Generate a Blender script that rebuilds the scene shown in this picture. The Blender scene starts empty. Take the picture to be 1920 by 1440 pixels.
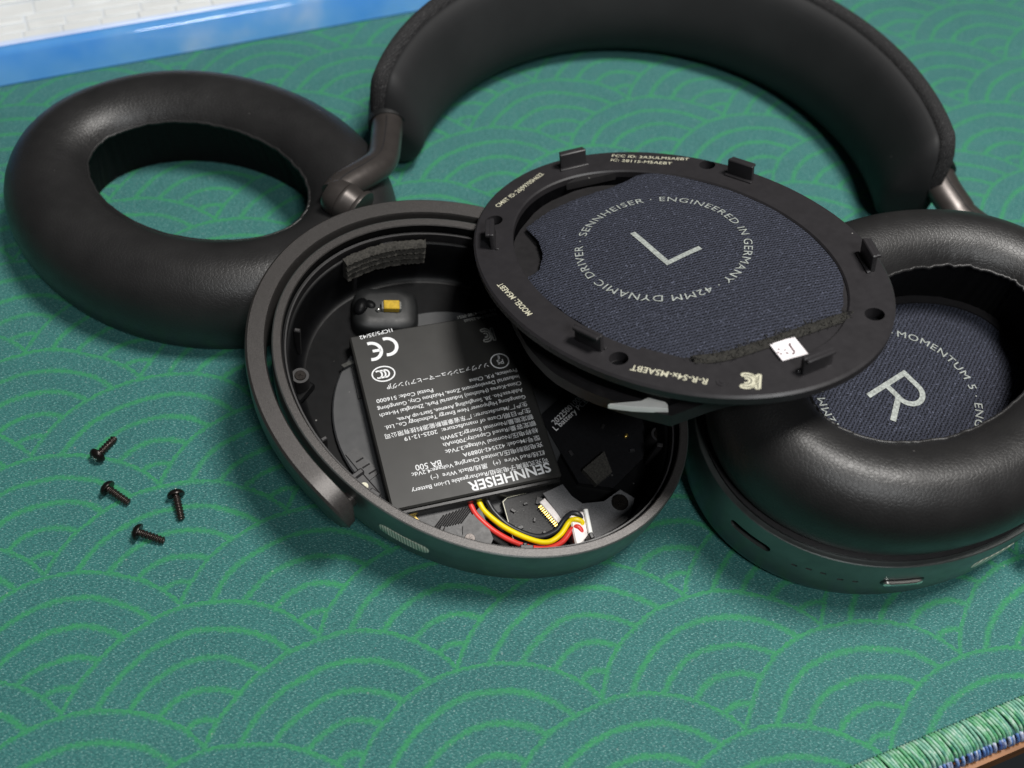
import bpy, bmesh, math, random
import numpy as np
from mathutils import Matrix, Vector, noise as mnoise

# ------------------------------------------------------------------ camera, light, exposure
# all working lengths below are millimetres; MM turns them into metres
MM = 0.001
rad = math.radians
FPX = 1880.0                       # focal length in pixels of the 1920 px wide photograph
ELEV, ROLL, CAMH = rad(56.1), rad(6.0), 185.4
DIST = CAMH / math.sin(ELEV)
CAMP = np.array([0, -DIST * math.cos(ELEV), CAMH])
FWD = np.array([0, math.cos(ELEV), -math.sin(ELEV)])
_r0 = np.array([1.0, 0, 0]); _u0 = np.array([0, math.sin(ELEV), math.cos(ELEV)])
RIGHT = math.cos(ROLL) * _r0 + math.sin(ROLL) * _u0
UP = math.cos(ROLL) * _u0 - math.sin(ROLL) * _r0

scene = bpy.context.scene
COL = scene.collection
cam_data = bpy.data.cameras.new("camera")
cam = bpy.data.objects.new("camera", cam_data); COL.objects.link(cam)
cam_data.sensor_width = 36.0
cam_data.lens = 36.0 * FPX / 1920.0
cam_data.clip_start = 0.005; cam_data.clip_end = 20.0
cam.matrix_world = Matrix(((RIGHT[0], UP[0], -FWD[0], CAMP[0] * MM),
                           (RIGHT[1], UP[1], -FWD[1], CAMP[1] * MM),
                           (RIGHT[2], UP[2], -FWD[2], CAMP[2] * MM),
                           (0, 0, 0, 1)))
cam_data.dof.use_dof = True
cam_data.dof.focus_distance = 0.199
cam_data.dof.aperture_fstop = 13.0
scene.camera = cam

world = bpy.data.worlds.new("World"); scene.world = world; world.use_nodes = True
bg = world.node_tree.nodes["Background"]
bg.inputs[0].default_value = (0.80, 0.92, 1.0, 1); bg.inputs[1].default_value = 0.022

def area_lamp(name, loc, target, size, energy, color):
    ld = bpy.data.lights.new(name, 'AREA'); ld.shape = 'DISK'; ld.size = size; ld.energy = energy; ld.color = color
    o = bpy.data.objects.new(name, ld); COL.objects.link(o)
    o.location = loc
    o.rotation_euler = (Vector(target) - Vector(loc)).to_track_quat('-Z', 'Y').to_euler()
    return o
area_lamp("ceiling_lamp", (0.18, 0.075, 0.62), (0.03, 0.02, 0.0), 0.17, 5.0, (1.0, 0.97, 0.93))
area_lamp("room_lamp", (0.17, -0.36, 0.62), (0.03, 0.0, 0.0), 0.13, 2.0, (0.97, 0.99, 1.0))

vs = scene.view_settings
vs.view_transform = 'Standard'; vs.look = 'None'; vs.exposure = -0.08; vs.gamma = 1.0; vs.use_curve_mapping = False

# ------------------------------------------------------------------ geometry helpers
def ray(px, py):
    return FWD + RIGHT * (px - 960) / FPX - UP * (py - 720) / FPX
def P(px, py, z=0.0):
    """point at height z on the line of sight of a photograph pixel"""
    v = ray(px, py)
    return CAMP + v * (z - CAMP[2]) / v[2]
def project(X):
    X = np.asarray(X, float) - CAMP
    c = X @ FWD
    return 960 + FPX * (X @ RIGHT) / c, 720 - FPX * (X @ UP) / c
class Frame:
    """a tilted plane: origin, two axes and a normal"""
    def __init__(s, org, X, Z):
        s.o = np.array(org, float); s.Z = np.array(Z, float) / np.linalg.norm(Z)
        X = np.array(X, float); X = X - s.Z * (X @ s.Z); s.X = X / np.linalg.norm(X); s.Y = np.cross(s.Z, s.X)
    def hit(s, px, py, w=0.0):
        v = ray(px, py); c = s.o + s.Z * w
        t = ((c - CAMP) @ s.Z) / (v @ s.Z); q = CAMP + t * v - c
        return float(q @ s.X), float(q @ s.Y)
    def matrix(s):
        return Matrix(((s.X[0], s.Y[0], s.Z[0], s.o[0] * MM), (s.X[1], s.Y[1], s.Z[1], s.o[1] * MM),
                       (s.X[2], s.Y[2], s.Z[2], s.o[2] * MM), (0, 0, 0, 1)))
def tilt_axes(ax, ay):
    n = np.array([math.sin(ay), -math.sin(ax) * math.cos(ay), math.cos(ax) * math.cos(ay)])
    e1 = np.array([1.0, 0, 0]) - n * n[0]; e1 /= np.linalg.norm(e1)
    return e1, np.cross(n, e1), n

ORG = {}
class MB:
    def __init__(s, xf=None):
        s.v = []; s.f = []; s.xf = xf
    def add(s, vs_, fs_):
        b = len(s.v)
        s.v += [s.xf(p) for p in vs_] if s.xf else [tuple(p) for p in vs_]
        s.f += [tuple(b + i for i in f) for f in fs_]
        return s
    def box(s, c, size, X=(1, 0, 0), Z=(0, 0, 1), bevel=0.0):
        X = np.array(X, float); Z = np.array(Z, float); Z /= np.linalg.norm(Z)
        X = X - Z * (X @ Z); X /= np.linalg.norm(X); Y = np.cross(Z, X); c = np.array(c, float)
        hx, hy, hz = [k / 2 for k in size]
        if bevel <= 0:
            vv = [c + X * a * hx + Y * b * hy + Z * d * hz for d in (-1, 1) for a, b in ((-1, -1), (1, -1), (1, 1), (-1, 1))]
            return s.add(vv, [(3, 2, 1, 0), (4, 5, 6, 7), (0, 1, 5, 4), (1, 2, 6, 5), (2, 3, 7, 6), (3, 0, 4, 7)])
        e = min(bevel, hx * .9, hy * .9, hz * .9)
        rings = []
        for zz, k in ((-hz, e), (-hz + e, 0), (hz - e, 0), (hz, e)):
            ring = []
            for a, b in ((-1, -1), (1, -1), (1, 1), (-1, 1)):
                cx, cy = a * (hx - e), b * (hy - e)
                g = e - k
                aa = math.atan2(b, a)
                for dd in (-rad(45), 0, rad(45)):
                    ring.append(c + X * (cx + g * math.cos(aa + dd)) + Y * (cy + g * math.sin(aa + dd)) + Z * zz)
            rings.append(ring)
        return s.loft(rings, True, True)
    def loft(s, rings, closed=True, caps=True):
        n = len(rings[0]); vv = [p for r_ in rings for p in r_]; ff = []
        for i in range(len(rings) - 1):
            for j in range(n if closed else n - 1):
                k = (j + 1) % n
                ff.append((i * n + j, i * n + k, (i + 1) * n + k, (i + 1) * n + j))
        if caps:
            ff.append(tuple(range(n - 1, -1, -1))); ff.append(tuple((len(rings) - 1) * n + j for j in range(n)))
        return s.add(vv, ff)
    def cyl(s, a, b, ra, rb=None, n=24, extra=None):
        """round bar from a to b; extra = list of (fraction, radius) in between"""
        a = np.array(a, float); b = np.array(b, float); rb = ra if rb is None else rb
        Z = (b - a) / np.linalg.norm(b - a)
        X = np.cross(Z, [0, 0, 1]) if abs(Z[2]) < .9 else np.cross(Z, [0, 1, 0]); X /= np.linalg.norm(X); Y = np.cross(Z, X)
        st = [(0, ra)] + (extra or []) + [(1, rb)]
        rings = [[a + (b - a) * f + (X * math.cos(2 * math.pi * k / n) + Y * math.sin(2 * math.pi * k / n)) * r_ for k in range(n)] for f, r_ in st]
        return s.loft(rings)
    def tube(s, pts, rx, ry=None, n=14, up=(0, 0, 1), caps=True, radf=None):
        pts = [np.array(p, float) for p in pts]; ry = rx if ry is None else ry
        rings = []
        for i, p in enumerate(pts):
            t = pts[min(i + 1, len(pts) - 1)] - pts[max(i - 1, 0)]; t /= np.linalg.norm(t)
            X = np.cross(t, up); X /= np.linalg.norm(X); Y = np.cross(X, t)
            k = radf(i / (len(pts) - 1)) if radf else 1
            rings.append([p + X * math.cos(2 * math.pi * j / n) * rx * k + Y * math.sin(2 * math.pi * j / n) * ry * k for j in range(n)])
        return s.loft(rings, True, caps)
    def prism(s, outline, z0, z1):
        n = len(outline)
        return s.loft([[(x, y, z0) for x, y in outline], [(x, y, z1) for x, y in outline]])
    def build(s, name, mat, parent=None, sharp=35, bevel=0):
        me = bpy.data.meshes.new(name)
        o_ = ORG.get(parent.name, (0, 0, 0)) if parent else (0, 0, 0)
        me.from_pydata([((p[0] - o_[0]) * MM, (p[1] - o_[1]) * MM, (p[2] - o_[2]) * MM) for p in s.v], [], s.f)
        return finish(me, name, mat, parent, sharp)
def finish(me, name, mat, parent, sharp=35):
    bm = bmesh.new(); bm.from_mesh(me)
    bmesh.ops.recalc_face_normals(bm, faces=bm.faces); bm.to_mesh(me); bm.free()
    for p in me.polygons: p.use_smooth = True
    me.set_sharp_from_angle(angle=rad(sharp))
    if mat: me.materials.append(mat)
    o = bpy.data.objects.new(name, me); COL.objects.link(o)
    if parent:
        o.parent = parent
        if parent.name in ORG: ORG[o.name] = ORG[parent.name]
    return o
def empty(name, loc):
    o = bpy.data.objects.new(name, None); COL.objects.link(o); o.location = tuple(k * MM for k in loc)
    o.empty_display_size = 0.01
    ORG[o.name] = tuple(loc)
    return o
def tag(o, label, cat, group=None, kind=None):
    if label: o["label"] = label
    if cat: o["category"] = cat
    if group: o["group"] = group
    if kind: o["kind"] = kind
    return o
def boolean_cut(obj, cutters):
    """cut real holes: difference of the object's mesh with closed cutter builders"""
    cb = MB()
    for c in cutters: cb.add(c.v, c.f)
    par = obj.parent
    obj.parent = None; mw = obj.matrix_basis.copy(); obj.matrix_basis = Matrix.Identity(4)
    co = MB(); co.v = cb.v; co.f = cb.f
    org = ORG.get(par.name, (0, 0, 0)) if par else (0, 0, 0)
    me = bpy.data.meshes.new('cut'); me.from_pydata([tuple((p[i] - org[i]) * MM * 100 for i in range(3)) for p in co.v], [], co.f)
    bm = bmesh.new(); bm.from_mesh(me); bmesh.ops.recalc_face_normals(bm, faces=bm.faces); bm.to_mesh(me); bm.free()
    cobj = bpy.data.objects.new('cut', me); COL.objects.link(cobj)
    obj.data.transform(Matrix.Scale(100, 4))
    m = obj.modifiers.new('b', 'BOOLEAN'); m.operation = 'DIFFERENCE'; m.object = cobj; m.solver = 'EXACT'
    dg = bpy.context.evaluated_depsgraph_get(); dg.update()
    nm = bpy.data.meshes.new_from_object(obj.evaluated_get(dg))
    obj.modifiers.clear(); nm.transform(Matrix.Scale(.01, 4)); nm.name = obj.data.name
    obj.data = nm
    bpy.data.objects.remove(cobj)
    for p in nm.polygons: p.use_smooth = True
    nm.set_sharp_from_angle(angle=rad(35))
    obj.parent = par; obj.matrix_basis = mw
    return obj
def catmull(pts, k=4, closed=False):
    pts = [np.array(p, float) for p in pts]; out = []; n = len(pts)
    rng = range(n) if closed else range(n - 1)
    for i in rng:
        if closed: p0, p1, p2, p3 = pts[i - 1], pts[i], pts[(i + 1) % n], pts[(i + 2) % n]
        else: p0, p1, p2, p3 = pts[max(i - 1, 0)], pts[i], pts[i + 1], pts[min(i + 2, n - 1)]
        for j in range(k):
            t = j / k
            out.append(.5 * ((2 * p1) + (-p0 + p2) * t + (2 * p0 - 5 * p1 + 4 * p2 - p3) * t * t + (-p0 + 3 * p1 - 3 * p2 + p3) * t ** 3))
    if not closed: out.append(pts[-1])
    return out
def oval_pt(a, b, off, t):
    nx, ny = b * math.cos(t), a * math.sin(t); L = math.hypot(nx, ny)
    return a * math.cos(t) + off * nx / L, b * math.sin(t) + off * ny / L
def oval_rings(profile, a, b, n=96, t0=0.0, t1=2 * math.pi, mod=None):
    full = abs(t1 - t0 - 2 * math.pi) < 1e-6
    rings = []
    for i in range(n if full else n + 1):
        t = t0 + (t1 - t0) * i / n
        pr = mod(t, profile) if mod else profile
        rings.append([(*oval_pt(a, b, o, t), z) for o, z in pr])
    return rings, full
def oval_sweep(mb, profile, a, b, n=96, prof_closed=False, t0=0.0, t1=2 * math.pi, mod=None):
    rings, full = oval_rings(profile, a, b, n, t0, t1, mod)
    m = len(profile); vv = [p for r_ in rings for p in r_]; ff = []
    for i in range(len(rings) if full else len(rings) - 1):
        i2 = (i + 1) % len(rings)
        for j in range(m if prof_closed else m - 1):
            k = (j + 1) % m
            ff.append((i * m + j, i2 * m + j, i2 * m + k, i * m + k))
    if not full and prof_closed:
        ff.append(tuple(range(m))); ff.append(tuple((len(rings) - 1) * m + j for j in range(m - 1, -1, -1)))
    return mb.add(vv, ff)
def oval_disc(mb, a, b, off, z, n=96):
    return mb.add([(*oval_pt(a, b, off, 2 * math.pi * i / n), z) for i in range(n)], [tuple(range(n))])
# text ---------------------------------------------------------------
def text2d(body, size=1.0, spacing=1.0, bold=0.0, shear=0.0):
    cu = bpy.data.curves.new('txt', 'FONT'); cu.body = body; cu.size = size; cu.resolution_u = 3; cu.space_character = spacing
    cu.offset = bold; cu.shear = shear
    ob = bpy.data.objects.new('txt', cu); me = ob.to_mesh()
    v = [(p.co.x, p.co.y) for p in me.vertices]; f = [tuple(p.vertices) for p in me.polygons]
    ob.to_mesh_clear(); bpy.data.objects.remove(ob); bpy.data.curves.remove(cu)
    return v, f
def text_line(mb, body, start, end, height, zf, bold=0.0, spacing=1.0):
    """flat lettering from start to end (2-D points in the frame); height = capital height"""
    v, f = text2d(body, 1.0, spacing, bold)
    xs = [p[0] for p in v]; x0, x1 = min(xs), max(xs)
    s = np.array(start, float); e = np.array(end, float); L = np.linalg.norm(e - s); X = (e - s) / L; Y = np.array([-X[1], X[0]])
    out = []
    for x, y in v:
        q = s + X * (x - x0) / (x1 - x0) * L + Y * y * height / 0.72
        out.append((q[0], q[1], zf(q[0], q[1])))
    mb.add(out, f)
def text_circle(mb, body, c, R, a0, a1, height, zf, bold=0.0):
    """lettering running clockwise round a circle, tops outward, from angle a0 down to a1"""
    v, f = text2d(body, 1.0, 1.12, bold)
    xs = [p[0] for p in v]; x0, x1 = min(xs), max(xs); out = []
    for x, y in v:
        a = a0 + (a1 - a0) * (x - x0) / (x1 - x0); r_ = R + y * height / 0.72
        X, Y = c[0] + r_ * math.cos(a), c[1] + r_ * math.sin(a)
        out.append((X, Y, zf(X, Y)))
    mb.add(out, f)
def stroke(mb, pts, w, zf, closed=False):
    """flat printed line of width w"""
    pts = [np.array(p, float) for p in pts]
    if not closed:
        q = [pts[0]]
        for a, b in zip(pts, pts[1:]):
            k = max(1, int(np.linalg.norm(b - a) / .8)); q += [a + (b - a) * (j + 1) / k for j in range(k)]
        pts = q
    n = len(pts); vv = []
    for i in range(n):
        a = pts[i - 1] if (closed or i > 0) else pts[i]; b = pts[(i + 1) % n] if (closed or i < n - 1) else pts[i]
        t = b - a; t /= np.linalg.norm(t); N = np.array([-t[1], t[0]]) * w / 2
        for q in (pts[i] + N, pts[i] - N): vv.append((q[0], q[1], zf(q[0], q[1])))
    ff = [(2 * i, 2 * i + 1, 2 * ((i + 1) % n) + 1, 2 * ((i + 1) % n)) for i in range(n if closed else n - 1)]
    mb.add(vv, ff)
def arc(c, r_, a0, a1, n=14):
    return [(c[0] + r_ * math.cos(a0 + (a1 - a0) * i / n), c[1] + r_ * math.sin(a0 + (a1 - a0) * i / n)) for i in range(n + 1)]
def kc_logo(mb, T, w, zf):
    """certification mark of nested arcs, drawn in unit coordinates and placed by T"""
    def S(p): stroke(mb, [T(*q) for q in p], w, zf)
    S([(-.75, -.85), (-.75, .95)]); S([(-.45, -.85), (-.45, .95), (-.75, .95)]); S([(-.75, -.85), (-.45, -.85)])
    S([(-.45, .05), (.0, .95)]); S([(-.45, .05), (.0, -.85)])
    for r_ in (.95, .62, .3):
        S(arc((.45, .05), r_, rad(60), rad(300)))
    S([(.45 + .95 * math.cos(rad(60)), .05 + .95 * math.sin(rad(60))), (.45 + .62 * math.cos(rad(60)), .05 + .62 * math.sin(rad(60)))])
    S([(.45 + .95 * math.cos(rad(300)), .05 + .95 * math.sin(rad(300))), (.45 + .62 * math.cos(rad(300)), .05 + .62 * math.sin(rad(300)))])

# ------------------------------------------------------------------ materials
class Nodes:
    def __init__(s, name):
        s.m = bpy.data.materials.new(name); s.m.use_nodes = True; s.t = s.m.node_tree
        s.b = s.t.nodes["Principled BSDF"]
        tc = s.t.nodes.new('ShaderNodeTexCoord'); mp = s.t.nodes.new('ShaderNodeVectorMath'); mp.operation = 'SCALE'
        mp.inputs[3].default_value = 1000.0
        s.t.links.new(tc.outputs['Object'], mp.inputs[0]); s.co = mp.outputs[0]      # millimetres
    def n(s, kind, **kw):
        q = s.t.nodes.new(kind)
        for k, v in kw.items(): setattr(q, k, v)
        return q
    def link(s, a, b): s.t.links.new(a, b)
    def math(s, op, a, b=None, c=None, clamp=False):
        q = s.n('ShaderNodeMath', operation=op); q.use_clamp = clamp
        for i, x in enumerate((a, b, c)):
            if x is None: continue
            if isinstance(x, (int, float)): q.inputs[i].default_value = x
            else: s.link(x, q.inputs[i])
        return q.outputs[0]
    def noise(s, scale, detail=2, rough=.5, co=None):
        q = s.n('ShaderNodeTexNoise'); q.inputs['Scale'].default_value = scale; q.inputs['Detail'].default_value = detail
        q.inputs['Roughness'].default_value = rough; s.link(co or s.co, q.inputs['Vector']); return q.outputs['Fac']
    def voronoi(s, scale, feature='DISTANCE_TO_EDGE', rnd=1.0):
        q = s.n('ShaderNodeTexVoronoi', feature=feature); q.inputs['Scale'].default_value = scale
        q.inputs['Randomness'].default_value = rnd
        s.link(s.co, q.inputs['Vector']); return q.outputs['Distance']
    def ramp(s, fac, stops):
        q = s.n('ShaderNodeValToRGB'); e = q.color_ramp.elements
        while len(e) < len(stops): e.new(.5)
        for k, (p, c) in enumerate(stops): e[k].position = p; e[k].color = (*c, 1) if len(c) == 3 else c
        s.link(fac, q.inputs[0]); return q.outputs[0]
    def mix(s, fac, a, b):
        q = s.n('ShaderNodeMix', data_type='RGBA')
        if isinstance(fac, (int, float)): q.inputs[0].default_value = fac
        else: s.link(fac, q.inputs[0])
        for i, x in ((6, a), (7, b)):
            if isinstance(x, tuple): q.inputs[i].default_value = (*x, 1)
            else: s.link(x, q.inputs[i])
        return q.outputs[2]
    def bump(s, h, strength=.3, dist=.1):
        q = s.n('ShaderNodeBump'); q.inputs['Strength'].default_value = strength; q.inputs['Distance'].default_value = dist * MM
        s.link(h, q.inputs['Height']); s.link(q.outputs[0], s.b.inputs['Normal']); return q
    def set(s, **kw):
        for k, v in kw.items():
            i = s.b.inputs[k.replace('_', ' ')]
            if isinstance(v, tuple): i.default_value = (*v, 1) if len(v) == 3 else v
            elif isinstance(v, (int, float)): i.default_value = v
            else: s.link(v, i)
        return s
def dust_sparkle(s, col, amount, scale=.42, tint=(.42, .41, .39)):
    """sparse pale specks of lint, dusty grains and painted sparkle"""
    q = s.n('ShaderNodeTexVoronoi', feature='F1'); q.inputs['Scale'].default_value = scale; s.link(s.co, q.inputs['Vector'])
    pick = s.n('ShaderNodeSeparateColor'); s.link(q.outputs['Color'], pick.inputs[0])
    size = s.math('MULTIPLY', pick.outputs[0], .085 * scale / .42)
    spot = s.math('LESS_THAN', q.outputs['Distance'], size)
    some = s.math('GREATER_THAN', pick.outputs[1], 1 - amount)
    return s.mix(s.math('MULTIPLY', s.math('MULTIPLY', spot, some), s.math('MULTIPLY', pick.outputs[2], .7)), col, tint)
def simple(name, color, rough=.5, metal=0.0, var=.15, vscale=.6, grain=0.0, gscale=6.0, spec=.5, specks=0.0, **kw):
    s = Nodes(name)
    nz = s.noise(vscale, 4)
    lo = tuple(c * (1 - var) for c in color); hi = tuple(min(1, c * (1 + var)) for c in color)
    col = s.ramp(nz, [(.3, lo), (.7, hi)])
    if specks: col = dust_sparkle(s, col, specks)
    s.set(Base_Color=col, Metallic=metal, Specular_IOR_Level=spec)
    s.set(Roughness=s.math('MULTIPLY_ADD', s.noise(vscale * 2.3, 3), .16, rough - .08))
    if grain: s.bump(s.noise(gscale, 2), grain, .05)
    s.set(**kw)
    return s.m

def leather_mat():
    s = Nodes('black_leather')
    cells = s.voronoi(1.2); fine = s.noise(3.5, 3)
    crease = s.ramp(cells, [(0.0, (0, 0, 0)), (.16, (1, 1, 1))])
    h = s.math('ADD', s.math('MULTIPLY', crease, .8), s.math('MULTIPLY', fine, .5))
    col = s.ramp(s.noise(.08, 3), [(.3, (.0125, .0122, .0125)), (.7, (.0185, .018, .0182))])
    s.set(Base_Color=dust_sparkle(s, col, .12, .35), Specular_IOR_Level=.42)
    s.set(Roughness=s.math('MULTIPLY_ADD', s.noise(.25, 4), .22, .31))
    s.bump(h, .24, .1); return s.m
def cushion_mat():
    s = Nodes('headband_leather')
    col = s.ramp(s.noise(.05, 3), [(.3, (.0150, .0153, .0162)), (.7, (.0215, .0219, .0230))])
    s.set(Base_Color=dust_sparkle(s, col, .10, .30), Specular_IOR_Level=.26)
    s.set(Roughness=s.math('MULTIPLY_ADD', s.noise(.5, 3), .14, .58))
    s.bump(s.noise(2.2, 3), .12, .08); return s.m
def weave_mat(name, dark, light, period, contrast=.5, angle=0.0, spark=.0):
    s = Nodes(name)
    rot = s.n('ShaderNodeVectorRotate'); rot.rotation_type = 'Z_AXIS'; rot.inputs['Angle'].default_value = angle; s.link(s.co, rot.inputs['Vector'])
    # uneven threads
    nv = s.n('ShaderNodeTexNoise'); nv.inputs['Scale'].default_value = .9; s.link(rot.outputs[0], nv.inputs['Vector'])
    wob = s.n('ShaderNodeVectorMath', operation='SCALE'); wob.inputs[3].default_value = period * .9; s.link(nv.outputs['Color'], wob.inputs[0])
    sm = s.n('ShaderNodeVectorMath', operation='ADD'); s.link(rot.outputs[0], sm.inputs[0]); s.link(wob.outputs[0], sm.inputs[1])
    sep = s.n('ShaderNodeSeparateXYZ'); s.link(sm.outputs[0], sep.inputs[0])
    k = 2 * math.pi / period
    a = s.math('SINE', s.math('MULTIPLY', sep.outputs[0], k)); b = s.math('SINE', s.math('MULTIPLY', sep.outputs[1], k * 1.05))
    h = s.math('ADD', s.math('MULTIPLY_ADD', a, .35, .5), s.math('MULTIPLY', s.math('MULTIPLY', a, b), .35))
    grain = s.noise(1.6 / period, 2, .6)
    fac = s.math('ADD', s.math('MULTIPLY', h, contrast), s.math('MULTIPLY_ADD', grain, 1.2, -.62), clamp=True)
    col = s.mix(fac, dark, light)
    if spark:
        sp = s.ramp(s.noise(2.0 / period, 0), [(.70, (0, 0, 0)), (.78, (1, 1, 1))])
        col = s.mix(s.math('MULTIPLY', sp, spark), col, tuple(min(1, c * 5 + .03) for c in light))
    s.set(Base_Color=col, Roughness=.85, Specular_IOR_Level=.25)
    s.bump(s.math('ADD', h, grain), .6, period * .35); return s.m

def mat_cloth():
    """printed desk mat: overlapping concentric-arc scales, thread grain"""
    s = Nodes('printed_mat_cloth')
    Rm, q, rho = 23.3, .59235, 1.185
    jx = [.5, -q / 2]; h_ = math.sqrt(rho ** 2 - (1 + q * q) / 4); L = math.hypot(1, q)
    J = (.5 + h_ * q / L, -q / 2 + h_ / L)                       # where a scale meets its lower right neighbour
    ox, oy = -57.556, -58.37; cx, sx = .9122, .4098
    # wobble of the woven print
    nv = s.n('ShaderNodeTexNoise'); nv.inputs['Scale'].default_value = .05; nv.inputs['Detail'].default_value = 3; s.link(s.co, nv.inputs['Vector'])
    wob = s.n('ShaderNodeVectorMath', operation='MULTIPLY_ADD'); wob.inputs[1].default_value = (3.0, 3.0, 0); s.link(nv.outputs['Color'], wob.inputs[0]); s.link(s.co, wob.inputs[2])
    nv2 = s.n('ShaderNodeTexNoise'); nv2.inputs['Scale'].default_value = 1.5; nv2.inputs['Detail'].default_value = 1; s.link(s.co, nv2.inputs['Vector'])
    wob2 = s.n('ShaderNodeVectorMath', operation='MULTIPLY_ADD'); wob2.inputs[1].default_value = (.8, .8, 0); s.link(nv2.outputs['Color'], wob2.inputs[0]); s.link(wob.outputs[0], wob2.inputs[2])
    sep = s.n('ShaderNodeSeparateXYZ'); s.link(wob2.outputs[0], sep.inputs[0])
    X = s.math('SUBTRACT', sep.outputs[0], ox + 1.9); Y = s.math('SUBTRACT', sep.outputs[1], oy + 1.9)
    x = s.math('MULTIPLY_ADD', X, cx / Rm, s.math('MULTIPLY', Y, sx / Rm)); x = s.math('ADD', x, J[0])
    y = s.math('MULTIPLY_ADD', Y, cx / Rm, s.math('MULTIPLY', X, -sx / Rm)); y = s.math('ADD', y, J[1])
    j0 = s.math('FLOOR', s.math('DIVIDE', s.math('SUBTRACT', rho, y), q))       # lowest row reaching this point
    d_res = None
    for k in (4, 3, 2, 1, 0):
        j = s.math('SUBTRACT', j0, float(k))
        xo = s.math('SUBTRACT', x, s.math('MODULO', s.math('ABSOLUTE', j), 2.0))
        dx = s.math('SUBTRACT', xo, s.math('MULTIPLY', s.math('ROUND', s.math('MULTIPLY', xo, .5)), 2.0))
        dy = s.math('MULTIPLY_ADD', j, q, y)
        dd = s.math('SQRT', s.math('ADD', s.math('MULTIPLY', dx, dx), s.math('MULTIPLY', dy, dy)))
        if d_res is None: d_res = dd
        else:
            ins = s.math('LESS_THAN', dd, rho)
            d_res = s.math('ADD', s.math('MULTIPLY', ins, dd), s.math('MULTIPLY', s.math('SUBTRACT', 1.0, ins), d_res))
    sp = .24
    ph = s.math('DIVIDE', s.math('SUBTRACT', rho - .012, d_res), sp)
    fr = s.math('ABSOLUTE', s.math('SUBTRACT', ph, s.math('ROUND', ph)))
    inner = s.math('GREATER_THAN', d_res, .12)
    mpw = s.n('ShaderNodeMapping'); mpw.inputs['Rotation'].default_value = (0, 0, rad(-52)); mpw.inputs['Scale'].default_value = (1.0, 2.4, 1.0); s.link(s.co, mpw.inputs[0])
    thread = s.noise(1.35, 3, .75, mpw.outputs[0]); broad = s.noise(.020, 4); streak = s.noise(2.1, 1, .5, mpw.outputs[0]); wear = s.noise(.11, 4, .65)
    fr2 = s.math('MULTIPLY_ADD', s.math('SUBTRACT', s.noise(1.9, 2, .7, mpw.outputs[0]), .5), -.30, fr)
    line = s.ramp(fr2, [(.04, (1, 1, 1)), (.145, (0, 0, 0))])
    lf = s.math('MULTIPLY', s.math('MULTIPLY', line, inner), s.math('MULTIPLY_ADD', thread, 1.2, s.math('MULTIPLY_ADD', wear, .7, -.25)), clamp=True)
    base = s.mix(s.ramp(broad, [(.35, (0, 0, 0)), (.65, (1, 1, 1))]), (.018, .104, .104), (.025, .124, .117))
    base = s.mix(s.ramp(wear, [(.40, (0, 0, 0)), (.75, (.55, .55, .55))]), base, (.028, .150, .142))
    base = s.mix(s.ramp(thread, [(.46, (0, 0, 0)), (.74, (1, 1, 1))]), base, (.055, .225, .205))
    base = s.mix(s.ramp(streak, [(.58, (0, 0, 0)), (.72, (.85, .85, .85))]), base, (.20, .38, .36))
    base = s.mix(s.ramp(thread, [(.26, (.8, .8, .8)), (.45, (0, 0, 0))]), base, (.005, .056, .055))
    col = s.mix(lf, base, s.mix(thread, (.014, .175, .058), (.046, .330, .120)))
    lint = s.ramp(s.noise(1.3, 0), [(.825, (0, 0, 0)), (.85, (1, 1, 1))])
    col = s.mix(s.math('MULTIPLY', lint, .25), col, (.45, .50, .48))
    s.set(Base_Color=col, Roughness=.72, Specular_IOR_Level=.30, Sheen_Weight=.15, Sheen_Roughness=.5)
    s.bump(s.math('ADD', thread, s.math('MULTIPLY', streak, .6)), .55, .18)
    return s.m

M = {}
M['mat'] = mat_cloth()
M['leather'] = leather_mat()
M['cushion'] = cushion_mat()
M['band_fabric'] = weave_mat('headband_fabric', (.010, .010, .011), (.050, .049, .050), .55, .6, .4, .25)
M['navy'] = weave_mat('navy_speaker_cloth', (.0024, .0028, .0050), (.043, .048, .070), .72, 1.15, rad(28), .25)
M['lining'] = simple('pad_lining', (.004, .004, .0045), .7, spec=.15, grain=.4, gscale=3)
M['rim'] = simple('satin_bronze_metal', (.046, .0425, .041), .40, .45, .35, 5.0, grain=.5, gscale=6.0, specks=.15)
M['shell'] = simple('anthracite_shell', (.15, .165, .16), .38, .8, .12, .2, grain=.12, gscale=8)
M['arm'] = simple('polished_gunmetal', (.075, .066, .062), .36, .6, .10, .3)
M['plastic'] = simple('matte_black_plastic', (.016, .015, .016), .46, 0, .12, .4, grain=.10, gscale=4, specks=.15)
M['ring'] = simple('mauve_black_plastic', (.021, .0195, .0215), .42, 0, .10, .3, grain=.07, gscale=5, spec=.5, specks=.22)
M['gloss'] = simple('gloss_black_plastic', (.0035, .0036, .004), .40, 0, .2, .3, spec=.09, specks=.25)
M['black'] = simple('deep_black_plastic', (.006, .0066, .007), .52, 0, .2, .4)
M['greyplate'] = simple('dark_grey_plate', (.026, .027, .029), .55, 0, .10, .2, grain=.1, gscale=5, specks=.2)
M['pit'] = simple('pitch_black_moulding', (.0025, .0025, .003), .35, 0, .2, .6, spec=.12, specks=.5)  # specks here are sparkle painted into the black, not lint
M['pcb'] = simple('black_circuit_board', (.004, .004, .005), .45, 0, .3, 1.5, spec=.25, specks=.3)
M['pcbgrey'] = simple('etched_grey_board', (.016, .016, .0175), .45, 0, .3, 1.2)
M['bracket'] = simple('grainy_grey_bracket', (.10, .10, .105), .5, .2, .35, 5, grain=.6, gscale=5)
M['label'] = simple('battery_film', (.026, .0255, .024), .42, 0, .12, .12, grain=.10, gscale=.35, spec=.35, specks=.12)
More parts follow.
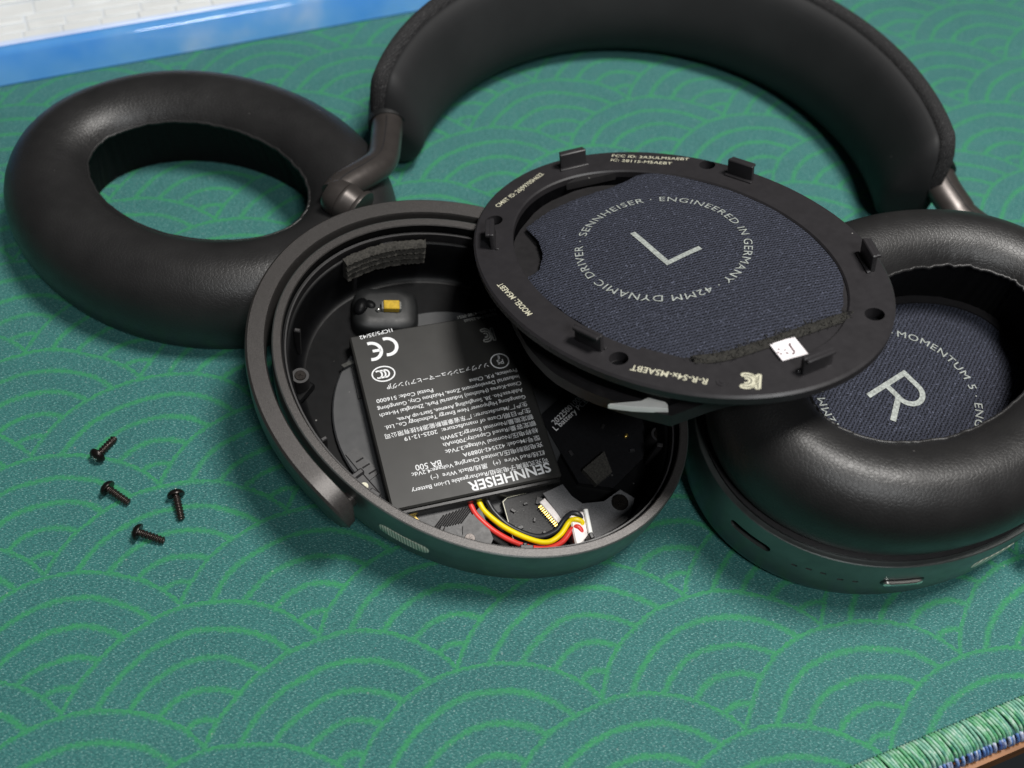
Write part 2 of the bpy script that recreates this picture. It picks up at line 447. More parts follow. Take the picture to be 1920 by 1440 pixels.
M['film_edge'] = simple('battery_side_film', (.012, .012, .012), .30, 0, .2, .5, grain=.2, gscale=.7)
M['print'] = simple('white_print', (.74, .75, .76), .55, 0, .08, 3)
M['printdim'] = simple('shaded_print_grey', (.34, .34, .32), .55, 0, .1, 3)  # white print with shade put into its colour; also the vias' grey
M['cloth_print'] = simple('silver_cloth_print', (.30, .325, .305), .60, 0, .40, 2.2)
M['cream'] = simple('cream_print', (.62, .60, .46), .5, 0, .2, 4)
M['foam'] = simple('brown_black_foam', (.030, .028, .024), .9, 0, .6, 2.5, grain=1.0, gscale=3.5)
M['felt'] = simple('black_felt', (.020, .019, .016), .95, 0, .8, 3, grain=1.0, gscale=4)
M['white'] = simple('white_plastic', (.88, .88, .84), .45, 0, .04, .5)
M['conn'] = simple('ivory_connector', (.78, .72, .70), .4, 0, .08, 1.0)
M['gold'] = simple('gold_contact', (.75, .52, .14), .3, .9, .1, 2)
M['amber'] = simple('amber_ceramic', (.50, .33, .03), .3, .2, .2, 1.2)
M['solder'] = simple('solder_tin', (.55, .55, .52), .22, .9, .2, 2)
M['red'] = simple('red_wire', (.72, .045, .035), .38, 0, .06, .6)
M['yellow'] = simple('yellow_wire', (.86, .66, .0), .38, 0, .05, .6)
M['blackwire'] = simple('black_wire', (.018, .019, .022), .36, 0, .1, .6)
M['screw'] = simple('black_oxide_steel', (.030, .026, .024), .30, .8, .25, 2.0)
M['thread'] = simple('worn_screw_thread', (.075, .060, .054), .34, .85, .5, 3.0)
def mesh_mat():
    s = Nodes('champagne_mesh'); w = s.n('ShaderNodeTexWave'); w.inputs['Scale'].default_value = .55; w.inputs['Distortion'].default_value = .4
    mp = s.n('ShaderNodeMapping'); mp.inputs['Rotation'].default_value = (0, 0, rad(35)); s.link(s.co, mp.inputs[0]); s.link(mp.outputs[0], w.inputs['Vector'])
    s.set(Base_Color=s.ramp(w.outputs['Fac'], [(.2, (.42, .42, .34)), (.7, (.72, .72, .61))]), Roughness=.45, Metallic=.1); s.bump(w.outputs['Fac'], .5, .2); return s.m
M['mesh'] = mesh_mat()
M['meshbar'] = simple('champagne_wire', (.72, .71, .60), .45, .2, .15, 3)
M['chrome'] = simple('bright_button', (.75, .72, .68), .22, .9, .05, 2)
M['sticker'] = simple('white_sticker', (.86, .82, .84), .5, 0, .03, 1)
M['mark'] = simple('brown_ink', (.10, .045, .05), .6, 0, .3, 3)
def blue_plastic():
    s = Nodes('blue_translucent_plastic'); s.set(Base_Color=s.ramp(s.noise(.05, 3), [(.32, (.10, .42, .97)), (.55, (.20, .55, 1.0)), (.75, (.50, .75, 1.0))]), Roughness=.10, Specular_IOR_Level=.8)
    s.bump(s.noise(.06, 1), .25, 2.0)
    tr = s.n('ShaderNodeBsdfTranslucent'); tr.inputs['Color'].default_value = (.10, .45, 1.0, 1)
    mx = s.n('ShaderNodeMixShader'); mx.inputs[0].default_value = .4
    out = s.t.nodes['Material Output']; s.link(s.b.outputs[0], mx.inputs[1]); s.link(tr.outputs[0], mx.inputs[2]); s.link(mx.outputs[0], out.inputs[0])
    return s.m
M['blue'] = blue_plastic()
M['ivory'] = simple('milky_insert_plastic', (.72, .74, .74), .35, 0, .06, .1)
M['pale_insert'] = simple('pale_insert_plastic', (.66, .70, .74), .35, 0, .08, .1)
M['pale'] = simple('pale_blue_lip', (.62, .72, .92), .25, 0, .06, .1)
M['bluewhite'] = simple('milky_blue_plastic', (.60, .68, .78), .3, 0, .15, .15)

def wood_mat():
    s = Nodes('desk_wood')
    mp = s.n('ShaderNodeMapping'); mp.inputs['Scale'].default_value = (.02, .35, .3); mp.inputs['Rotation'].default_value = (0, 0, rad(-26)); s.link(s.co, mp.inputs[0])
    nz = s.noise(1.0, 5, .6, mp.outputs[0])
    s.set(Base_Color=s.ramp(nz, [(.3, (.20, .075, .018)), (.7, (.42, .17, .045))]), Roughness=.38)
    s.bump(nz, .1, .1); return s.m
M['wood'] = wood_mat()

# ------------------------------------------------------------------ setting: desk and printed mat
EA = rad(25.5); ME = np.array([math.cos(EA), math.sin(EA)]); MI = np.array([-math.sin(EA), math.cos(EA)])
EDGE0 = np.array([72.3, -73.9])                 # a point of the mat's bound edge
def edge(s_, inward): return EDGE0 + ME * s_ + MI * inward
desk = MB()
desk.add([(*edge(-900, 1400), -4.0), (*edge(-900, -7.3), -4.0), (*edge(900, -7.3), -4.0), (*edge(900, 1400), -4.0),
          (*edge(-900, 1400), -30), (*edge(-900, -7.3), -30), (*edge(900, -7.3), -30), (*edge(900, 1400), -30)],
         [(0, 1, 2, 3), (4, 7, 6, 5), (1, 5, 6, 2), (0, 4, 5, 1), (2, 6, 7, 3), (3, 7, 4, 0)])
tag(desk.build('desk', M['wood']), None, None, kind='structure')

mat_root = empty('desk_mat', (0, 0, 0))
tag(mat_root, 'green printed cloth desk mat with overlapping wave scales and stitched edge', 'desk mat')
mb = MB()
prof = [(0, -3.9), (0, -.5), (.5, 0)]
c4 = [edge(-340, -.2), edge(330, -.2), edge(330, 420), edge(-340, 420)]
mb.add([(*c, 0) for c in c4] + [(*c, -3.98) for c in c4], [(0, 1, 2, 3), (7, 6, 5, 4), (0, 4, 5, 1), (1, 5, 6, 2), (2, 6, 7, 3), (3, 7, 4, 0)])
mb.build('cloth_sheet', M['mat'], mat_root)
# stitched binding: each loop of thread a piece of its own, five dyed colours
rnd = random.Random(4)
def thread_mat(name, cols):
    s = Nodes(name); oi = s.n('ShaderNodeObjectInfo')
    off = s.n('ShaderNodeVectorMath', operation='SCALE'); off.inputs[0].default_value = (37, 91, 53); s.link(oi.outputs['Random'], off.inputs[3])
    ad = s.n('ShaderNodeVectorMath', operation='ADD'); s.link(s.co, ad.inputs[0]); s.link(off.outputs[0], ad.inputs[1])
    nz = s.noise(.55, 3, .6, ad.outputs[0]); k = len(cols) - 1
    s.set(Base_Color=s.ramp(nz, [(.30 + .40 * i / k, c) for i, c in enumerate(cols)]), Roughness=.5)
    s.bump(s.noise(4.0, 2), .6, .12); return s.m
def stitch_mesh(name, path, r_, mat):
    m = MB(); m.tube(path, r_, r_ * .7, n=6, up=(1, 0, 0)); me = bpy.data.meshes.new(name)
    me.from_pydata([tuple(k * MM for k in p) for p in m.v], [], m.f)
    for p in me.polygons: p.use_smooth = True
    me.materials.append(mat); return me
top_path = catmull([(0, .4, .1), (0, -.2, .55), (0, -1.5, .60), (0, -3.0, .40), (0, -4.3, -.2), (0, -5.0, -1.2)], 3)
side_path = catmull([(0, -4.9, -.9), (0, -5.7, -1.5), (0, -6.1, -2.4), (0, -6.0, -3.3), (0, -5.6, -3.8)], 2)
mesh_top = [stitch_mesh('stitch', top_path, .46, thread_mat('green_thread', q)) for q in ([(.03, .17, .13), (.10, .36, .16), (.24, .46, .32), (.44, .56, .48)], [(.06, .22, .17), (.18, .42, .30), (.46, .58, .50)])]
mesh_side = [stitch_mesh('stitch', side_path, .42, thread_mat('blue_thread', q)) for q in ([(.04, .06, .22), (.10, .22, .50), (.42, .46, .58)], [(.05, .07, .20), (.30, .36, .52), (.48, .50, .56)])]
core = MB(); core.tube([(*edge(-339, -2.6), -1.95), (*edge(329, -2.6), -1.95)], 2.6, 1.85, n=16)
core.build('binding_core', simple('binding_cord', (.03, .10, .10), .7), mat_root)
def stitch_spots(s0, s1):
    for i in range(int((s1 - s0) / .7)):
        for kind in (0, 1):
            p = edge(s0 + i * .7 + rnd.uniform(-.09, .09), 0)
            yield kind, p, rnd.uniform(-.05, .05), EA + rad(18) * (1, .6)[kind] + rnd.uniform(-.07, .07)
for kind, p, dz, rz in stitch_spots(-30, 52):
    o = bpy.data.objects.new('stitch', rnd.choice((mesh_top, mesh_side)[kind])); COL.objects.link(o); o.parent = mat_root
    o.location = (p[0] * MM, p[1] * MM, dz * MM); o.rotation_euler = (0, 0, rz)
# the binding goes on past what the picture shows: one joined run of thread per colour
runs = (MB(), MB())
for s0, s1 in ((-339, -30), (52, 329)):
    for kind, p, dz, rz in stitch_spots(s0, s1):
        t_ = MB(); t_.tube((top_path, side_path)[kind][::2], (.46, .42)[kind], .3, n=4, up=(1, 0, 0)); c_, s_ = math.cos(rz), math.sin(rz)
        runs[kind].add([(p[0] + c_ * x - s_ * y, p[1] + s_ * x + c_ * y, z + dz) for x, y, z in t_.v], t_.f)
for kind in (0, 1):
    o = runs[kind].build('stitch_run', (mesh_top, mesh_side)[kind][0].materials[0], mat_root, 80); o["kind"] = "stuff"

# ------------------------------------------------------------------ headphones
HP = empty('headphones', (30, 40, 0))
tag(HP, 'black over-ear headphones with one ear cup opened to show its battery', 'headphones')
class Cup:
    """ear cup frame: local z = 17 is the rim plane; rises by `tilt` towards direction `tdir`"""
    def __init__(s, c, zc, ang, A, B, tilt=0.0, tdir=0.0):
        n = np.array([-math.sin(tilt) * math.cos(tdir), -math.sin(tilt) * math.sin(tdir), math.cos(tilt)])
        e1 = np.array([1.0, 0, 0]) - n * n[0]; e1 /= np.linalg.norm(e1); e2 = np.cross(n, e1)
        s.A, s.B = A, B
        s.fr = Frame(np.array([*c, zc]) - n * 17.0, math.cos(ang) * e1 + math.sin(ang) * e2, n)
    def xf(s, p): return tuple(s.fr.o + s.fr.X * p[0] + s.fr.Y * p[1] + s.fr.Z * p[2])
    def hit(s, px, py, z): return np.array([*s.fr.hit(px, py, z), z])
CUP_L = Cup((-5.94, -12.57), 21.1, rad(155.05), 43.85, 34.97, rad(8), rad(143))
CUP_R = Cup((80.0, -2.7), 17.0, rad(39.1), 47.0, 36.1)
WALL = [(-15.0, 0.0), (-5.0, .1), (-2.2, .7), (-.9, 1.9), (-.2, 4.0), (.05, 8), (.1, 12), (0, 16.4)]
def wall_off(z):
    for (o0, z0), (o1, z1) in zip(WALL, WALL[1:]):
        if z0 <= z <= z1: return o0 + (o1 - o0) * (z - z0) / (z1 - z0)
    return WALL[-1][0] if z > WALL[-1][1] else WALL[0][0]
def on_wall(cup, t, z, d=0.0): return cup.xf((*oval_pt(cup.A, cup.B, wall_off(z) + d, t), z))
def find_wall(cup, px, py):
    best = None
    for t in np.linspace(0, 2 * math.pi, 361):
        for z in np.linspace(3, 16, 27):
            w = np.array(on_wall(cup, t, z)); n_ = w - np.array(on_wall(cup, t, z, -1.0))
            if n_ @ (CAMP - w) < 0: continue
            u, v = project(w); e = (u - px) ** 2 + (v - py) ** 2
            if best is None or e < best[0]: best = (e, t, z)
    return best[1], best[2]
def stadium(L, H, n=8):
    return [(L - H + H * math.cos(a), H * math.sin(a)) for a in np.linspace(-math.pi / 2, math.pi / 2, n)] + \
           [(-(L - H) + H * math.cos(a), H * math.sin(a)) for a in np.linspace(math.pi / 2, 1.5 * math.pi, n)]
def wall_map(cup, t0, z0, s_, h, d, lean=0.0):
    ds = math.hypot(cup.A * math.sin(t0), cup.B * math.cos(t0))
    return on_wall(cup, t0 + s_ / ds, z0 + h + lean * s_, d)
def wall_plug(cup, t0, z0, L, H, d0, d1, lean=0.0, rim=.15):
    """rounded plug following the curve of the cup wall, from depth d0 to d1"""
    m = MB(); cols = [-L * math.cos(math.pi * i / 22) for i in range(1, 22)]; n = len(cols)
    def hh(s_, k): e = abs(s_) - (L - H); return (H if e <= 0 else math.sqrt(max(0, H * H - e * e))) * k
    rings = []
    for k, d in ((1, d0), (1, d1 - rim * .7), ((H - rim) / H, d1)):
        f = (L - (H - H * k)) / L
        rings.append([wall_map(cup, t0, z0, s_ * f, hh(s_, k), d, lean) for s_ in cols] + [wall_map(cup, t0, z0, s_ * f, -hh(s_, k), d, lean) for s_ in reversed(cols)])
    m.loft(rings, True, False); N = 2 * n; top = 2 * N
    for i in range(n - 1):
        m.f.append((top + i, top + i + 1, top + N - 2 - i, top + N - 1 - i)); m.f.append((i + 1, i, N - 1 - i, N - 2 - i))
    return m
def wall_grille(cup, parent, t0, z0, L, H, lean=0.0):
    g = wall_plug(cup, t0, z0, L, H, -.8, .10, lean).build('microphone_grille', M['mesh'], parent)
    return g

# opened cup ---------------------------------------------------------
CA, CB = CUP_L.A, CUP_L.B
SH = 1.8
def XI(p): return CUP_L.xf((p[0], p[1], p[2] - SH))          # working heights inside the cup
def PI(px, py, z): q = CUP_L.hit(px, py, z - SH); return np.array([q[0], q[1], z])
def t_of(p): return math.atan2(p[1] / CB, p[0] / CA)
cupl = MB(CUP_L.xf)
prof = WALL + [(-.10, 16.85), (-.35, 17.0)]
oval_sweep(cupl, prof, CA, CB, 128); oval_disc(cupl, CA, CB, -15.0, 0.0, 128)
ear_l = cupl.build('ear_cup', M['shell'], HP); ear_l["label"] = "opened ear cup holding the battery and circuit boards"
m = MB(CUP_L.xf); oval_sweep(m, [(-.35, 17.0), (-1.75, 17.0), (-1.95, 16.8)], CA, CB, 128); m.build('metal_rim', M['rim'], ear_l)
m = MB(CUP_L.xf)
oval_sweep(m, [(-1.95, 16.8), (-2.05, 14.6), (-2.5, 14.45), (-2.6, 12.3), (-2.9, 12.15), (-3.3, 12.1), (-3.45, 11.9), (-3.8, 7.0), (-4.3, 2.8), (-5.2, 1.4), (-6.2, 1.2)], CA, CB, 128)
oval_disc(m, CA, CB, -6.2, 1.2, 128)
m.build('inner_tray', M['gloss'], ear_l, 50)
m = MB(CUP_L.xf); oval_sweep(m, [(-2.45, 14.3), (-2.45, 14.75), (-2.75, 14.75), (-2.75, 12.0)], CA, CB, 128); m.build('seal_lip', M['plastic'], ear_l)

for td in (-160, -140, -118, 150, 128, 104, 62, 20, -20, -70):
    m = MB(CUP_L.xf); t = rad(td); o0 = oval_pt(CA, CB, -4.3, t); ta = np.array([-CA * math.sin(t), CB * math.cos(t), 0])
    m.box((o0[0], o0[1], 6.2), (.9, 1.3, 10.5), ta, bevel=.2); m.build('wall_rib', M['plastic'], ear_l)
for td, w in ((128, 2.6), (-34, 3.0), (84, 2.2)):
    m = MB(CUP_L.xf); t = rad(td); o0 = oval_pt(CA, CB, -3.2, t); ta = np.array([-CA * math.sin(t), CB * math.cos(t), 0])
    m.box((o0[0], o0[1], 12.6), (w, 1.6, 1.0), ta, bevel=.2); m.build('catch_lug', M['plastic'], ear_l)
# round grey backing plate below the battery
m = MB(XI)
dp = [PI(*k, 4.1) for k in [(640, 690), (626, 780), (650, 870), (830, 583), (880, 588)]]
sol = np.linalg.lstsq(np.array([[2 * k[0], 2 * k[1], 1] for k in dp]), np.array([k[0] ** 2 + k[1] ** 2 for k in dp]), rcond=None)[0]
c = sol[:2]; DR = math.sqrt(sol[2] + c @ c)
m.loft([[(c[0] + r_ * math.cos(a), c[1] + r_ * math.sin(a), z) for a in np.linspace(0, 2 * math.pi, 73)[:-1]] for r_, z in ((DR, 3.0), (DR, 3.9), (DR - .3, 4.15))])
m.build('backing_plate', M['greyplate'], ear_l)
# screw boss (with screw top) at the wall
def boss(px, py, z, r_, h, screw=True, mat='plastic'):
    p = PI(px, py, z); m = MB(XI); m.cyl((p[0], p[1], 3.0), (p[0], p[1], z), r_ * 1.12, r_, 24, [(.92, r_ * 1.02)])
    o = m.build('screw_boss', M[mat], ear_l)
    if screw:
        m = MB(XI); m.cyl((p[0], p[1], z - .2), (p[0], p[1], z + .22), r_ * .74, r_ * .62, 20)
        for a in (0, math.pi / 2): m.box((p[0], p[1], z + .25), (r_ * .8, r_ * .17, .1), (math.cos(a + .5), math.sin(a + .5), 0))
        m.build('boss_screw', M['screw'], ear_l)
boss(563, 704, 8.8, 1.75, 6)
boss(886, 483, 9.0, 1.6, 6)
boss(1236, 814, 9.5, 1.7, 6)
m = MB(XI); p = PI(566, 735, 3.6); m.box((p[0] + .2, p[1], 3.9), (5.2, 3.6, 1.6), (0, 1, 0), bevel=.4); m.build('boss_foot', M['gloss'], ear_l)
# ribbed foam gasket on the wall
t_a = t_of(PI(640, 497, 12.0)); t_b = t_of(PI(797, 452, 12.0))
if t_b < t_a: t_a, t_b = t_b, t_a
m = MB(CUP_L.xf)
fp = [(-3.2, 13.4), (-4.4, 13.6), (-5.1, 12.9), (-4.5, 12.1), (-5.3, 11.2), (-4.7, 10.4), (-5.4, 9.6), (-4.9, 8.8), (-5.5, 7.8), (-3.6, 7.4)]
rf = random.Random(2)
def rough_foam(t, pr): return [(o + rf.uniform(-.14, .14), z + rf.uniform(-.14, .14)) for o, z in pr]
oval_sweep(m, fp, CA, CB, 46, True, t_a, t_b, rough_foam)
m.build('foam_gasket', M['foam'], ear_l, 60)
# taped microphone bump with its ceramic part and glue blob
m = MB(XI); p = PI(723, 578, 6.2); X = np.array([math.cos(rad(10 - 155)), math.sin(rad(10 - 155)), 0])
rings = []
Yv = np.array([-X[1], X[0], 0])
for k, (f, z) in enumerate(((1.02, 3.0), (1.0, 4.4), (.96, 5.6), (.88, 6.4), (.60, 6.9))):
    ring = []
    for a in np.linspace(0, 2 * math.pi, 41)[:-1]:
        ca, sa = math.cos(a), math.sin(a); e = .5
        x = 7.2 * f * math.copysign(abs(ca) ** e, ca); y = 5.6 * f * math.copysign(abs(sa) ** e, sa)
        q = p + X * x + Yv * y; ring.append((q[0], q[1], z + .25 * math.sin(x * .9) * f))
    rings.append(ring)
m.loft(rings); m.build('taped_bump', M['black'], ear_l, 60)
p = PI(734, 574, 7.6); m = MB(XI); m.box((p[0], p[1], 7.6), (3.4, 2.2, 1.6), X, bevel=.15); m.build('ceramic_capacitor', M['amber'], ear_l)
for sx_ in (-1, 1):
    m = MB(XI); m.box((p[0] + X[0] * sx_ * 1.9, p[1] + X[1] * sx_ * 1.9, 7.4), (.55, 2.0, 1.3), X, bevel=.1); m.build('capacitor_end', M['solder'], ear_l)
def blob(name, px, py, z, sx_, sy_, sz_, mat, ang=0.0, parent=None):
    q = PI(px, py, z); m = MB(XI); rings = []
    for ph in np.linspace(-1.35, 1.5, 9):
        rings.append([(q[0] + math.cos(ph) * (math.cos(a) * sx_ * math.cos(ang) - math.sin(a) * sy_ * math.sin(ang)),
                       q[1] + math.cos(ph) * (math.cos(a) * sx_ * math.sin(ang) + math.sin(a) * sy_ * math.cos(ang)), z + sz_ * math.sin(ph)) for a in np.linspace(0, 2 * math.pi, 17)[:-1]])
    m.loft(rings); return m.build(name, M[mat], parent or ear_l, 80)
blob('solder_dot', 709, 581, 7.2, .55, .55, .5, 'solder')
blob('glue_blob', 677, 576, 6.4, 1.6, 2.3, 1.5, 'gloss', .3)
blob('glue_blob', 694, 572, 6.6, 1.5, 1.1, .8, 'gloss')
# little metal spring tab beside the battery
m = MB(XI); p = PI(652, 682, 5.2); m.box((p[0], p[1], 5.1), (2.6, 1.0, .18), (math.cos(rad(-110)), math.sin(rad(-110)), 0), (.25, -.25, .9)); m.build('spring_tab', M['solder'], ear_l)
m = MB(XI); p = PI(668, 712, 4.4); m.box((p[0], p[1], 4.4), (9, .8, .5), (math.cos(rad(-70 - 155)), math.sin(rad(-70 - 155)), 0)); m.build('flat_cable', M['black'], ear_l)
# embossed plate
q0 = [PI(648, 852, 4.4), PI(668, 838, 4.4), PI(712, 886, 4.4), PI(690, 903, 4.4)]
m = MB(XI); m.prism([(k[0], k[1]) for k in q0], 4.1, 4.5); m.build('embossed_plate', M['pcbgrey'], ear_l)
m = MB(XI)
for i in range(3):
    a, b = PI(668 + i * 12, 866 + i * 11, 4.6), PI(681 + i * 12, 858 + i * 11, 4.6); m.tube([a, b], .16, .12, n=5)
m.build('embossed_mark', M['plastic'], ear_l)
# bracket holding the small white lamp lens
p = PI(684, 910, 6.2); ang = rad(-42 - 155); X = np.array([math.cos(ang), math.sin(ang), 0])
m = MB(XI); m.box((p[0], p[1], 4.6), (6.2, 3.0, 3.0), X, bevel=.35); m.box((p[0] - X[0] * 2.7, p[1] - X[1] * 2.7, 5.7), (1.3, 3.4, 2.2), X, bevel=.3); m.box((p[0] + X[0] * 2.6, p[1] + X[1] * 2.6, 5.5), (1.6, 2.4, 1.6), X, bevel=.3)
m.build('lens_bracket', M['plastic'], ear_l)
q = PI(683, 911, 6.4); m = MB(XI); m.cyl((q[0], q[1], 5.6), (q[0], q[1], 6.3), .95, .8, 20); m.build('lamp_lens', M['cream'], ear_l)

# boards on the right and at the bottom
def plate(name, pts, z, th, mat, parent=None):
    m = MB(XI); qs = [PI(a, b, z) for a, b in pts]; m.prism([(k[0], k[1]) for k in qs], z - th, z); return m.build(name, M[mat], parent or ear_l)
plate('circuit_board', [(1012, 780), (1062, 735), (1115, 700), (1190, 745), (1222, 800), (1205, 860), (1150, 915), (1085, 905)], 4.6, 1.4, 'pcb')
m = MB(XI); zf = lambda x, y: 4.64
a, b = PI(1041, 797, 4.64), PI(1098, 742, 4.64); text_line(m, "202250010080", a[:2], b[:2], 1.25, zf)
a, b = PI(1043, 808, 4.64), PI(1104, 753, 4.64); text_line(m, "L battery PCB", a[:2], b[:2], 1.25, zf)
m.build('board_lettering', M['print'], ear_l)
plate('foam_square', [(1093, 880), (1133, 846), (1148, 885), (1119, 908)], 6.0, 1.6, 'foam')
blob('copper_dot', 1174, 817, 4.9, .4, .6, .35, 'gold')
plate('lower_board', [(770, 965), (885, 930), (905, 1015), (880, 1040), (800, 1000)], 5.6, 1.2, 'pcbgrey')
m = MB(XI)
for i in range(11):
    a, b = PI(812 + i * 5.2, 993 - i * 1.2, 5.7), PI(832 + i * 6.0, 966 - i * 2.2, 5.7); m.tube([a, b], .16, .16, n=5)
m.build('board_ribs', M['plastic'], ear_l)
plate('side_board', [(868, 985), (900, 950), (925, 1010), (915, 1032), (868, 1018)], 6.1, 1.2, 'plastic')
boss(881, 1010, 6.7, 1.6, 2, True, 'plastic')
plate('circuit_board', [(941, 940), (950, 930), (1050, 905), (1070, 990), (1068, 1034), (985, 1034), (966, 1026)], 5.6, 1.2, 'pcb')
m = MB(XI); ol = [PI(*k, 5.66) for k in [(1046, 909), (951, 933), (943, 941), (966, 1024), (969, 1034)]]; stroke(m, [k[:2] for k in ol], .14, lambda x, y: 5.66); m.build('board_outline', M['cream'], ear_l)
blob('gold_pad', 990, 1005, 5.75, .5, .5, .3, 'gold')
rb = random.Random(9); m = MB(XI)
for i in range(26):
    q = PI(rb.uniform(955, 1055), rb.uniform(940, 1020), 5.66); m.cyl((q[0], q[1], 5.6), (q[0], q[1], 5.68), rb.uniform(.04, .08), n=6)
m.build('board_vias', M['printdim'], ear_l)
for k, (px, py, w, d2_, mt) in enumerate(((962, 958, 1.1, .6, 'plastic'), (975, 990, 1.3, .7, 'pcbgrey'), (1002, 975, .9, .5, 'plastic'), (1022, 1000, 1.1, .6, 'plastic'), (985, 945, .9, .5, 'pcbgrey'), (1010, 940, 1.6, 1.2, 'plastic'), (1150, 770, 1.5, .9, 'plastic'), (1185, 845, 1.1, .6, 'pcbgrey'), (1130, 800, 1.0, .6, 'plastic'), (1070, 850, 1.2, .7, 'plastic'))):
    q = PI(px, py, 5.7 if py > 900 else 4.7); m = MB(XI); m.box((q[0], q[1], q[2] + .1), (w, d2_, .5), (math.cos(k), math.sin(k), 0), bevel=.06); m.build('chip_part', M[mt], ear_l)
# grainy bracket with screw
plate('shield_bracket', [(1018, 925), (1055, 908), (1072, 930), (1092, 944), (1132, 940), (1163, 918), (1190, 934), (1182, 966), (1165, 990), (1130, 1022), (1095, 1024), (1062, 985)], 7.0, .7, 'bracket')
q = PI(1163, 941, 7.4); m = MB(XI); m.cyl((q[0], q[1], 6.9), (q[0], q[1], 7.5), 1.75, 1.5, 28, [(.7, 1.72)])
for a_ in (0, 1, 2):
    m.box((q[0], q[1], 7.53), (1.9, .32, .1), (math.cos(a_ * math.pi / 3), math.sin(a_ * math.pi / 3), 0))
m.build('bracket_screw', M['screw'], ear_l)
# ribbon connector with gold pins
a, b = PI(1016, 938, 6.6), PI(1056, 984, 6.6); d_ = (b - a); Lc = np.linalg.norm(d_); d_ /= Lc; nv_ = np.array([-d_[1], d_[0], 0])
m = MB(XI); cc = (a + b) / 2; m.box((cc[0], cc[1], 6.2), (Lc, 1.5, 1.3), d_, bevel=.15); m.build('ribbon_connector', M['conn'], ear_l)
for i in range(11):
    q = a + d_ * (.8 + i * (Lc - 1.6) / 10) - nv_ * .9
    m = MB(XI); m.box((q[0], q[1], 6.35), (.24, 1.3, .5), d_); m.build('connector_pin', M['gold'], ear_l)
wall_grille(CUP_L, ear_l, *find_wall(CUP_L, 757, 1012), 5.4, 1.75)
# amber tape peeping out below the battery
plate('amber_tape', [(762, 970), (776, 964), (797, 988), (786, 992)], 5.9, .25, 'amber')

# closed cup ---------------------------------------------------------
CA, CB = CUP_R.A, CUP_R.B
cupr = MB(CUP_R.xf)
rings, _ = oval_rings(WALL + [(-.06, 16.85), (-.25, 17.0)], CA, CB, 128)
levels = [[rings[i][k] for i in range(128)] for k in range(len(rings[0]))]
cupr.loft(levels, True, True)
ear_r = cupr.build('ear_cup', M['shell'], HP); ear_r["label"] = "closed ear cup with its leather pad fitted"
t_s, z_s = find_wall(CUP_R, 1404, 1006)
cuts = [wall_plug(CUP_R, t_s, z_s, 4.6, 1.05, -3.0, 1.0, 0, .01)]
led = []
for px, py in ((1487, 1058), (1517, 1069), (1545, 1078), (1574, 1085), (1604, 1091)):
    t_l, z_l = find_wall(CUP_R, px, py); led.append((t_l, z_l)); cuts.append(wall_plug(CUP_R, t_l, z_l, .62, .30, -1.0, 1.0, 0, .01))
boolean_cut(ear_r, cuts)
t_b_, z_b_ = find_wall(CUP_R, 1690, 1089)
wall_plug(CUP_R, t_b_, z_b_, 4.4, 1.05, -.5, .12, 0, .12).build('button_surround', M['black'], ear_r)
wall_plug(CUP_R, t_b_, z_b_, 3.9, .72, 0.0, .75, 0, .25).build('power_button', M['chrome'], ear_r)
t_g, z_g = find_wall(CUP_R, 1862, 1042)
wall_grille(CUP_R, ear_r, t_g, z_g, 5.4, 1.75)
m = wall_plug(CUP_R, t_s, z_s, 2.9, .35, -2.9, -1.6, 0, .01); m.build('charging_contact', M['black'], ear_r)

